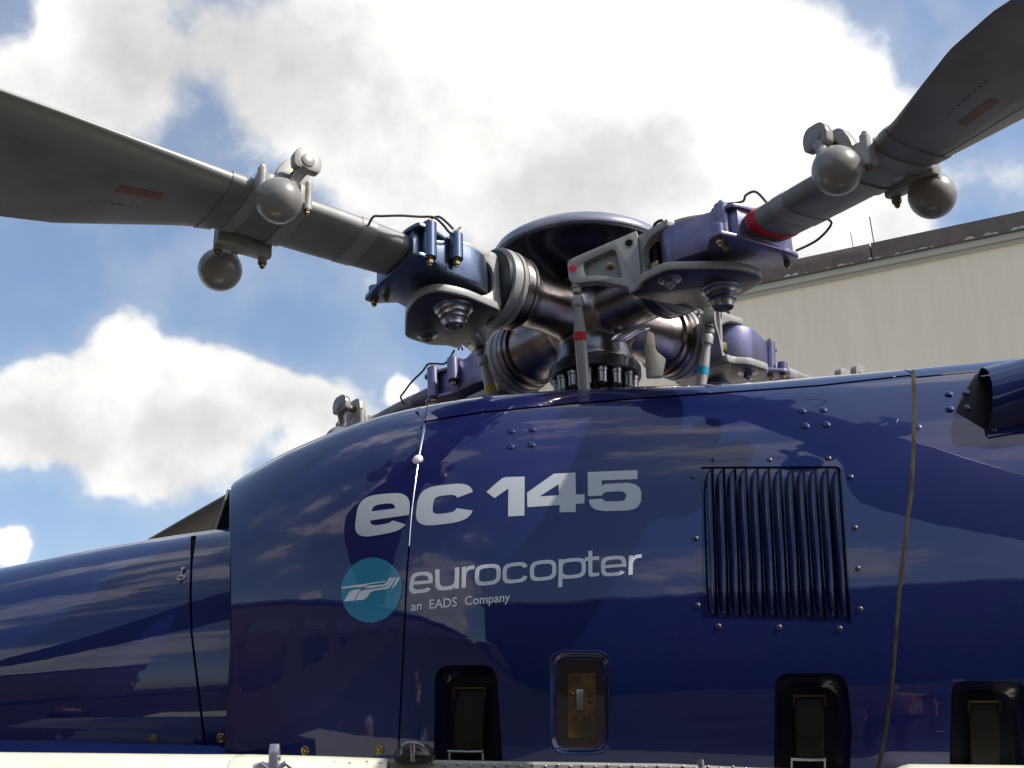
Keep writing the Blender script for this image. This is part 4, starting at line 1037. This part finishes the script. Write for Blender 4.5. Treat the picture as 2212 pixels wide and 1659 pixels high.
# pendulum weights
WPT = mat('weight paint', (.24, .225, .205), rough=.34, coat=.35, coat_rough=.15, vary=(16, (.19, .175, .155), .45, .8, (1, 1, 1)))
bn1 = nutmesh(.009, .013, GOLD); bn2 = nutmesh(.008, .010, GOLD); bn3 = nutmesh(.014, .02, GOLD, stub=False)
def clampset(s):
    z0 = 0. if s > 0 else -.03; e0 = .105; pr = 1.185; ph = .065+z0        # pivot radius and height
    bm = bmesh.new()
    prism(bm, rpoly([(1.13, e0), (1.295, e0), (1.30, e0+.03), (1.27, e0+.045), (1.16, e0+.045), (1.125, e0+.03)], .012), (0, 0, -.03+z0), (1, 0, 0), (0, s, 0), (0, 0, .06))
    prism(bm, rpoly([(1.14, .02+z0), (1.25, .02+z0), (1.245, .05+z0), (1.222, ph+.03), (1.205, ph+.04), (1.165, ph+.04), (1.148, ph+.03)], [0, 0, .02, .02, .015, .015, .02], 5), (0, s*(e0+.012), 0), (1, 0, 0), (0, 0, 1), (0, s*.03, 0))
    for x in (1.145, 1.285): cyl(bm, (x, s*(e0+.035), -.045+z0), (x, s*(e0+.035), .045+z0), .014, ch=.002)
    bev(bm, .002, 2, 40)
    P_['weight_bracket%d' % s] = tomesh('weight_bracket', bm, GREYP, 38)
    PARTS['bracket_bolt%d' % s] = [at((x, s*(e0+.035), -.045+z0), (0, 0, -1), bn1) for x in (1.145, 1.285)]+[at((x, s*(e0+.035), .045+z0), (0, 0, 1), bn2) for x in (1.145, 1.285)]+[at((pr, s*(e0+.04), ph), (0, s, 0), bn3)]
    bm = bmesh.new(); cyl(bm, (pr, s*(e0+.035), ph), (pr, s*(e0+.10), ph), .012); P_['pivot_pin%d' % s] = tomesh('pivot_pin', bm, GOLD, 38)
    to = e0+.085                                                    # outer lug
    ct = .165 if s > 0 else .215; c = V(1.243, s*ct, -.060 if s > 0 else -.088)
    bm = bmesh.new()
    prism(bm, rpoly([(pr-.04, ph-.03), (pr+.04, ph-.03), (pr+.043, ph+.012), (pr+.026, ph+.038), (pr-.026, ph+.038), (pr-.043, ph+.012)], [.015, .015, .02, .025, .025, .02], 6), (0, s*to, 0), (1, 0, 0), (0, 0, 1), (0, s*.026, 0)); bev(bm, .002, 2, 40)
    lathe(bm, (pr, s*(to+.026), ph), (0, s, 0), [(0, .02), (.003, .02), (.004, .018)], 24)
    n_ = 4; A = V(pr+.005, s*(to+.013), ph-.02); B_ = V(*c)+V(-.03, s*.01, .055)
    tube(bm, bez([A, A.lerp(B_, .35), A.lerp(B_, .7), B_, c+V(-.015, 0, .03)], n_), [.020, .019, .018, .017, .016, .0155, .015, .0145, .014, .014, .015, .017, .020, .022, .022, .022, .022], 16)
    sphere(bm, c, .0645, 48, 32)
    P_['pendulum_weight%d' % s] = tomesh('pendulum_weight', bm, WPT, 38)
clampset(1); clampset(-1)

def inst(k, name, mesh=None, parent=ROOT, label=None, M=None):
    return link(name, P_[mesh or name], parent, (M or (AM[k] if name == 'arm_collar' else FM[k])), label=label)
ADJ = {'A': (-2.9, 2.1), 'B': (-3.0, -1.5), 'C': (5.5, -3.9), 'D': (5., -1.8)}     # lag and flap of each blade about its pin, degrees
BM = {k: FM[k]@Matrix.Translation((.575, 0, 0))@Matrix.Rotation(rad(l), 4, 'Z')@Matrix.Rotation(-rad(f), 4, 'Y')@Matrix.Translation((-.575, 0, 0)) for k, (l, f) in ADJ.items()}
def small(k, key, parent, M, name=None):
    for me_, Ml in PARTS[key]: link(name or key, me_, parent, M@Ml)
for k in 'ABCD':
    inst(k, 'arm_collar', parent=hub)
    fork = inst(k, 'blade_fork')
    for n in ('bearing_ring', 'seal_ring', 'wear_plate', 'blade_pin', 'pin_head', 'fork_bolt', 'brass_tag', 'dark_liner'): inst(k, n, parent=fork)
    small(k, 'ring_bolt', fork, FM[k]); small(k, 'top_clip', fork, FM[k])
    hn = inst(k, 'pitch_horn'); inst(k, 'horn_bolt', parent=hn); inst(k, 'horn_hole', parent=hn)
    if k == 'B': inst(k, 'paint_dot', parent=hn, label='red paint dot')
    M_ = BM[k]
    sl_ = inst(k, 'root_sleeve', 'root_sleeve' if k == 'A' else 'root_sleeve_v', label='steel blue blade sleeve' if k == 'A' else 'blade sleeve tinted violet for the light on it', M=M_)
    small(k, 'sleeve_nut', sl_, M_); small(k, 'cable_lug', sl_, M_)
    inst(k, 'bonding_cable', 'bonding_cable' if k in 'AC' else 'bonding_cable2', parent=sl_, M=M_)
    blade = inst(k, 'rotor_blade', M=M_, label={'A': 'grey rotor blade reaching to the left edge', 'B': 'grey rotor blade reaching to the top right corner', 'C': 'rotor blade drooping away behind the nose cowling', 'D': 'rotor blade pointing away behind the roof'}[k])
    for n in ('tape_band', 'leading_boot', 'erosion_strip', 'orange_mark'): inst(k, n, parent=blade, M=M_)
    inst(k, 'clamp_band', parent=blade, M=M_); inst(k, 'clamp_band', 'clamp_band2', parent=blade, M=M_)
    o = link('stencil_text', STEN, blade, M_); o['kind'] = 'stuff'
    if k == 'B': inst(k, 'root_band', parent=blade, label='red root band', M=M_)
    if k == 'D': inst(k, 'root_band', 'root_band_b', parent=blade, label='cyan root band', M=M_)
    for s in (1, -1):
        br = inst(k, 'weight_bracket', 'weight_bracket%d' % s, M=M_); small(k, 'bracket_bolt%d' % s, br, M_, 'bracket_bolt'); inst(k, 'pivot_pin', 'pivot_pin%d' % s, parent=br, M=M_)
        inst(k, 'pendulum_weight', 'pendulum_weight%d' % s, parent=br, M=M_)
# pitch links: from the horn down through the roof to the swashplate
for k in 'ABCD':
    top = FM[k]@(O+e*.203+nrm*.018+V(0, 0, -.05)); bot = H+Vector((top.x-H.x, top.y-H.y, 0)).normalized()*.26+V(0, 0, -.62)
    d = (bot-top).normalized(); z = -d; x = V(0, 1, 0).cross(z).normalized(); y = z.cross(x); M = Matrix((x, y, z)).transposed().to_4x4(); M.translation = top
    L_ = (bot-top).length
    bm = bmesh.new()
    lathe(bm, (0, 0, 0), (0, 0, -1), [(0, .008), (.03, .008), (.032, .016), (.036, .018), (.062, .018), (.066, .0135), (.075, .0135), (.10, .0155), (.14, .0185), (L_-.12, .0185), (L_-.05, .012), (L_, .01)], 24)
    lk = link('pitch_link', tomesh('pitch_link', bm, LINK, 38), ROOT, M)
    bm = bmesh.new(); lathe(bm, (0, 0, -.145), (0, 0, -1), [(0, .0185), (.0, .0195), (.026, .0197), (.026, .0185)], 24)
    link('colour_band', tomesh('colour_band', bm, {'A': YEL, 'B': RED, 'C': GREYP, 'D': BLU}[k], 38), lk, M, label={'A': 'yellow band', 'B': 'red band', 'C': None, 'D': 'cyan band'}[k])
    bm = bmesh.new(); lathe(bm, (0, 0, .022), (0, 0, -1), [(0, .013), (.006, .014), (.02, .012), (.03, .008)], 16); hexbolt(bm, (0, 0, -.004), (0, 0, -1), .014, .014, stub=False)
    link('rod_end', tomesh('rod_end', bm, GOLDD if k != 'B' else GOLD, 38), lk, M)
# small bracket beside the mast (bright lug and torn-edged scissor arm)
bm = bmesh.new()
prism(bm, rpoly([(-.02, -.09), (.03, -.09), (.045, -.03), (.015, .0), (.012, .06), (-.01, .07), (-.02, .02)], .008), H+V(.175, -.13, -.17), (1, 0, 0), (0, 0, 1), (0, .02, 0)); bev(bm, .002)
link('scissor_arm', tomesh('scissor_arm', bm, GREYP), ROOT)
bm = bmesh.new(); c_ = [Vector(atY(np.array(x), np.array(y), 4.16)) for x, y in [(1322., 736.), (1352., 722.), (1378., 711.), (1402., 706.)]]
tube(bm, bez(c_, 4), [.008, .013, .017, .019, .019, .018, .016, .013, .011, .010, .010, .010, .010], 18)
link('polished_lug', tomesh('polished_lug', bm, mat('polished aluminium', (.92, .92, .93), rough=.22, metal=1.)), ROOT)


# ------------------------------------------------------------------ setting
def box_obj(name, x0, x1, y0, y1, z0, z1, m, parent=None, **kw):
    bm = bmesh.new(); box(bm, ((x0+x1)/2, (y0+y1)/2, (z0+z1)/2), (x1-x0, y1-y0, z1-z0)); return link(name, tomesh(name, bm, m, 0), parent, **kw)
bm = bmesh.new(); bmesh.ops.create_grid(bm, x_segments=40, y_segments=40, size=600)
link('ground', tomesh('ground', bm, TARMAC, 0), None, kind='structure')
bm = bmesh.new(); box(bm, (10, 43, .002), (160, 64, .02))
link('bounce_slab', tomesh('bounce_slab', bm, mat('bounce concrete', (.50, .46, .39), rough=.9, vary=(.5, (.42, .38, .32), .4, .65, (1, 1, 1))), 0), None, kind='structure')  # unseen pale slab added to bounce sunlight onto the hall wall
# pale flat-roofed building behind; its wall line is found from two points of the roof edge at one height
BZ = 13.6
def atZ(px, py, z):
    d = ray(np.array(px, float), np.array(py, float)); return CAM+d*((z-CAMZ)/d[2])
a = atZ(1664, 611, BZ); b = atZ(2212, 498, BZ); ex = Vector((b-a)); ex.z = 0; ex.normalize(); ey = V(-ex.y, ex.x, 0)
if ey.y < 0: ey = -ey
a = Vector(a); left = a-ex*7.0; left.z = 0
MB = Matrix((ex, ey, V(0, 0, 1))).transposed().to_4x4(); MB.translation = left
BR = link('hall_building', None, None, MB, label='large pale rendered hall with brown roof fascia, streaked wall and two thin roof aerials', cat='building')
def bb(name, x0, x1, y0, y1, z0, z1, m, bevw=0, parent=None, label=None):
    bm = bmesh.new(); box(bm, ((x0+x1)/2, (y0+y1)/2, (z0+z1)/2), (x1-x0, y1-y0, z1-z0))
    if bevw: bev(bm, bevw)
    return link(name, tomesh(name, bm, m, 30), parent or BR, MB, label=label)
wall = bb('wall', 0, 60, .10, 20, 0, BZ-.21, WALL)
bb('lintel_band', -.05, 60.05, .04, 20, BZ-.21, BZ-.135, TRIM)
bb('gutter', -.12, 60.1, -.04, .2, BZ-.125, BZ+.0, TRIM, .02)
scl = 1.0
x = -.25; k = 0
jx = (MB.inverted()@Vector(atZ(1895, 560, BZ+.3))).x
edges = [-.25, jx-9.2, jx, jx+7, jx+14, jx+21, jx+28, jx+35, jx+42]
edges = sorted(q for q in edges if q >= -.25)
for i, (p, q) in enumerate(zip(edges, edges[1:])):
    bb('fascia_panel', p+.012, q-.012, -.10-.015*(i % 2), .25, BZ+.002, BZ+.355+.012*((i*7) % 3), FASCIA, .01)
bb('roof', 0, 60, .26, 19.9, BZ-.165, BZ+.3, FASCIA)
for px, top_, r in [(1792, 512, .012), (1843, 484, .018)]:
    p0 = MB.inverted()@Vector(atZ(px, 545, BZ+.35)); h = (548-top_)/FPX*28.
    bm = bmesh.new(); tube(bm, [(p0.x+.35, .9, BZ), (p0.x+.30, .9, BZ+.85+h)], r*.7, 6); link('roof_aerial', tomesh('roof_aerial', bm, DARKST, 0), BR, MB)
# flaking paint flecks along the gutter
bm = bmesh.new()
for i in range(90):
    u = random.uniform(5, 26); w = random.uniform(.02, .12); h = random.uniform(.01, .05); z = BZ+.004
    prism(bm, [(u-w, 0), (u+w, 0), (u+w*.6, h), (u-w*.2, h*1.4)], (0, -.1165, z), (1, 0, 0), (0, 0, 1), (0, -.002, 0))
o = link('flaking_paint', tomesh('flaking_paint', bm, TRIM, 0), BR, MB, kind='stuff')
# apron behind the camera: a ribbed hangar and trees that the paint reflects
HG = link('ribbed_hangar', None, None, Matrix.Translation((4, -34, 0)), label='long blue-grey ribbed hangar across the apron', cat='hangar')
bm = bmesh.new(); box(bm, (4, -40, 7.5), (50, 12, 15)); link('wall', tomesh('wall', bm, HANG, 0), HG)
bm = bmesh.new()
for i in range(60): box(bm, (-20.6+i*.83, -33.9, 7.4), (.25, .22, 14.8))
link('wall_rib', tomesh('wall_rib', bm, mat('rib', (.05, .06, .075), rough=.5), 0), HG, kind='stuff')
bm = bmesh.new(); box(bm, (4, -40, 15.2), (51, 13, .4)); link('roof', tomesh('roof', bm, TRIM, 0), HG)


def person(x, y, face, h, shirt, legs, skin_, hair, label, lean=0., armout=.0):
    """standing figure grown from a joint skeleton, one continuous body"""
    k = h/1.75
    J = [((0, 0, .95), .15), ((0, 0, 1.15), .135), ((0, .0, 1.38), .16), ((0, 0, 1.50), .06), ((0, -.02, 1.58), .07), ((0, -.02, 1.66), .095), ((0, -.01, 1.74), .06),
         ((.17, 0, 1.42), .06), ((.24, 0, 1.16), .045), ((.22+armout, -.12, .95), .035), ((.22+armout, -.16, .86), .038),
         ((-.17, 0, 1.42), .06), ((-.25, 0, 1.16), .045), ((-.24, -.06, .93), .035), ((-.24, -.09, .84), .038),
         ((.09, 0, .88), .095), ((.10, 0, .50), .065), ((.11, .02, .10), .045), ((.12, -.13, .03), .04),
         ((-.09, 0, .88), .095), ((-.11, -.02, .50), .065), ((-.12, .02, .10), .045), ((-.13, -.13, .03), .04)]
    E_ = [(0, 1), (1, 2), (2, 3), (3, 4), (4, 5), (5, 6), (2, 7), (7, 8), (8, 9), (9, 10), (2, 11), (11, 12), (12, 13), (13, 14), (0, 15), (15, 16), (16, 17), (17, 18), (0, 19), (19, 20), (20, 21), (21, 22)]
    me = bpy.data.meshes.new('p'); me.from_pydata([tuple(c*k for c in j[0]) for j in J], E_, []); o = bpy.data.objects.new('p', me); COL.objects.link(o)
    md = o.modifiers.new('s', 'SKIN'); 
    for i, v in enumerate(me.skin_vertices[0].data): v.radius = (J[i][1]*k, J[i][1]*k); v.use_root = (i == 0)
    o.modifiers.new('d', 'SUBSURF').levels = 2; dg = bpy.context.evaluated_depsgraph_get(); body = bpy.data.meshes.new_from_object(o.evaluated_get(dg)); bpy.data.objects.remove(o)
    body.materials.clear()
    for m_ in (shirt, legs, skin_, hair, DARKST): body.materials.append(m_)
    for p in body.polygons:
        z = p.center.z/k; ax_ = abs(p.center.x)/k
        p.material_index = 3 if z > 1.68 or (z > 1.6 and p.center.y > .01) else 2 if z > 1.50 or (ax_ > .2 and z < 1.12) else 0 if z > .93 else 1 if z > .08 else 4
    body.shade_smooth(); body.name = 'person'
    link('person', body, None, Matrix.Translation((x, y, 0))@Matrix.Rotation(face, 4, 'Z'), label=label, cat='person')
def cl(n, c): return mat(n, c, rough=.8)
SK = cl('skin', (.45, .27, .19)); HB = cl('brown hair', (.05, .03, .02)); HG_ = cl('grey hair', (.3, .3, .3))
person(-3.7, 2.1, 4.3, 1.78, cl('white shirt', (.75, .73, .68)), cl('beige trousers', (.42, .36, .26)), SK, HB, 'person in a white shirt and beige trousers, standing nearest the nose of the helicopter')
person(-4.4, 1.2, 4.4, 1.70, cl('red jacket', (.45, .04, .03)), cl('jeans', (.05, .07, .14)), SK, HG_, 'person in a red jacket between the people in white and black', armout=.08)
person(-4.0, .3, 4.0, 1.82, cl('black coat', (.02, .02, .022)), cl('grey trousers', (.12, .12, .12)), SK, HB, 'person in a black coat and grey trousers at the left of the group')
person(-5.2, 2.3, 4.6, 1.68, cl('orange vest', (.6, .20, .02)), cl('navy trousers', (.02, .025, .06)), SK, HB, 'person in an orange vest and navy trousers')
person(2.2, -3.0, 2.8, 1.75, cl('blue shirt', (.12, .22, .42)), cl('khaki trousers', (.25, .20, .12)), SK, HG_, 'person in a light blue shirt and khaki trousers at the right of the group')
# trees beyond the apron
def tree(x, y, h, seed, label):
    rnd = random.Random(seed); root = link('tree', None, None, Matrix.Translation((x, y, 0)), label=label, cat='tree', group='trees beyond the apron')
    bm = bmesh.new(); tube(bm, bez([(0, 0, 0), (.1, .05, h*.3), (-.1, .1, h*.6), (0, 0, h*.85)], 5), [.32*(1-i/20) for i in range(16)], 8)
    for i in range(6):
        a = rnd.uniform(0, 6.28); z = h*rnd.uniform(.35, .7); tube(bm, [(0, 0, z), (math.cos(a)*h*.14, math.sin(a)*h*.14, z+h*.1), (math.cos(a)*h*.25, math.sin(a)*h*.25, z+h*.16)], [.12, .08, .03], 6)
    link('trunk', tomesh('trunk', bm, BARK, 60), root, Matrix.Translation((x, y, 0)))
    V_ = []; F_ = []
    for i in range(2600):
        cl_ = rnd.randrange(14); r2 = random.Random(seed*100+cl_); c = (r2.gauss(0, h*.17), r2.gauss(0, h*.17), h*r2.uniform(.4, .92)); s_ = .25
        p = Vector((rnd.gauss(c[0], h*.07), rnd.gauss(c[1], h*.07), rnd.gauss(c[2], h*.06))); a = Vector((rnd.gauss(0, 1), rnd.gauss(0, 1), rnd.gauss(0, 1))).normalized(); b = a.orthogonal().normalized()
        n = len(V_); V_ += [tuple(p+a*s_), tuple(p+b*s_*.6), tuple(p-a*s_), tuple(p-b*s_*.6)]; F_.append((n, n+1, n+2, n+3))
    me = bpy.data.meshes.new('crown'); me.from_pydata(V_, [], F_); me.materials.append(LEAF); link('crown', me, root, Matrix.Translation((x, y, 0)))
for i, (x, y, h) in enumerate([(36, -30, 13), (43, -22, 11)]): tree(x, y, h, i+1, ['taller leafy tree next to the end of the ribbed hangar', 'shorter leafy tree farther from the ribbed hangar, at the apron edge'][i])
person(-6.1, .9, 4.4, 1.66, cl('rust pullover', (.30, .08, .03)), cl('cream trousers', (.55, .50, .40)), SK, HB, 'person in a rust pullover and cream trousers at the back of the group')
person(1.6, -1.6, 3.0, 1.80, cl('tan coat', (.35, .20, .10)), cl('brown trousers', (.10, .06, .035)), SK, HB, 'person in a tan coat standing behind and to the right of the photographer')

# dark brick block added out of view to darken the nose cowling's reflections
TB_ = link('reflection_block', None, None, Matrix.Translation((-34, -8, 0)), label='long brown brick block with dark windows, added unseen to darken the nose reflections', cat='building')
BRK = mat('brown brick', (.085, .05, .035), rough=.9, vary=(3, (.055, .035, .028), .4, .6, (1, 1, 6)))
bm = bmesh.new(); box(bm, (-38, -14, 6.5), (8, 64, 13)); link('wall', tomesh('wall', bm, BRK, 0), TB_)
bm = bmesh.new(); box(bm, (-38, -14, 13.2), (8.8, 64.8, .4)); link('roof', tomesh('roof', bm, DARKST, 0), TB_)
bm = bmesh.new(); box(bm, (0, 0, 0), (.08, 2.6, 1.5)); wm = tomesh('window', bm, GLASSD, 0)
for i in range(12):
    for j in range(3): link('window', wm, TB_, Matrix.Translation((-33.97, -31+i*4.2, 2.2+j*3.8)))
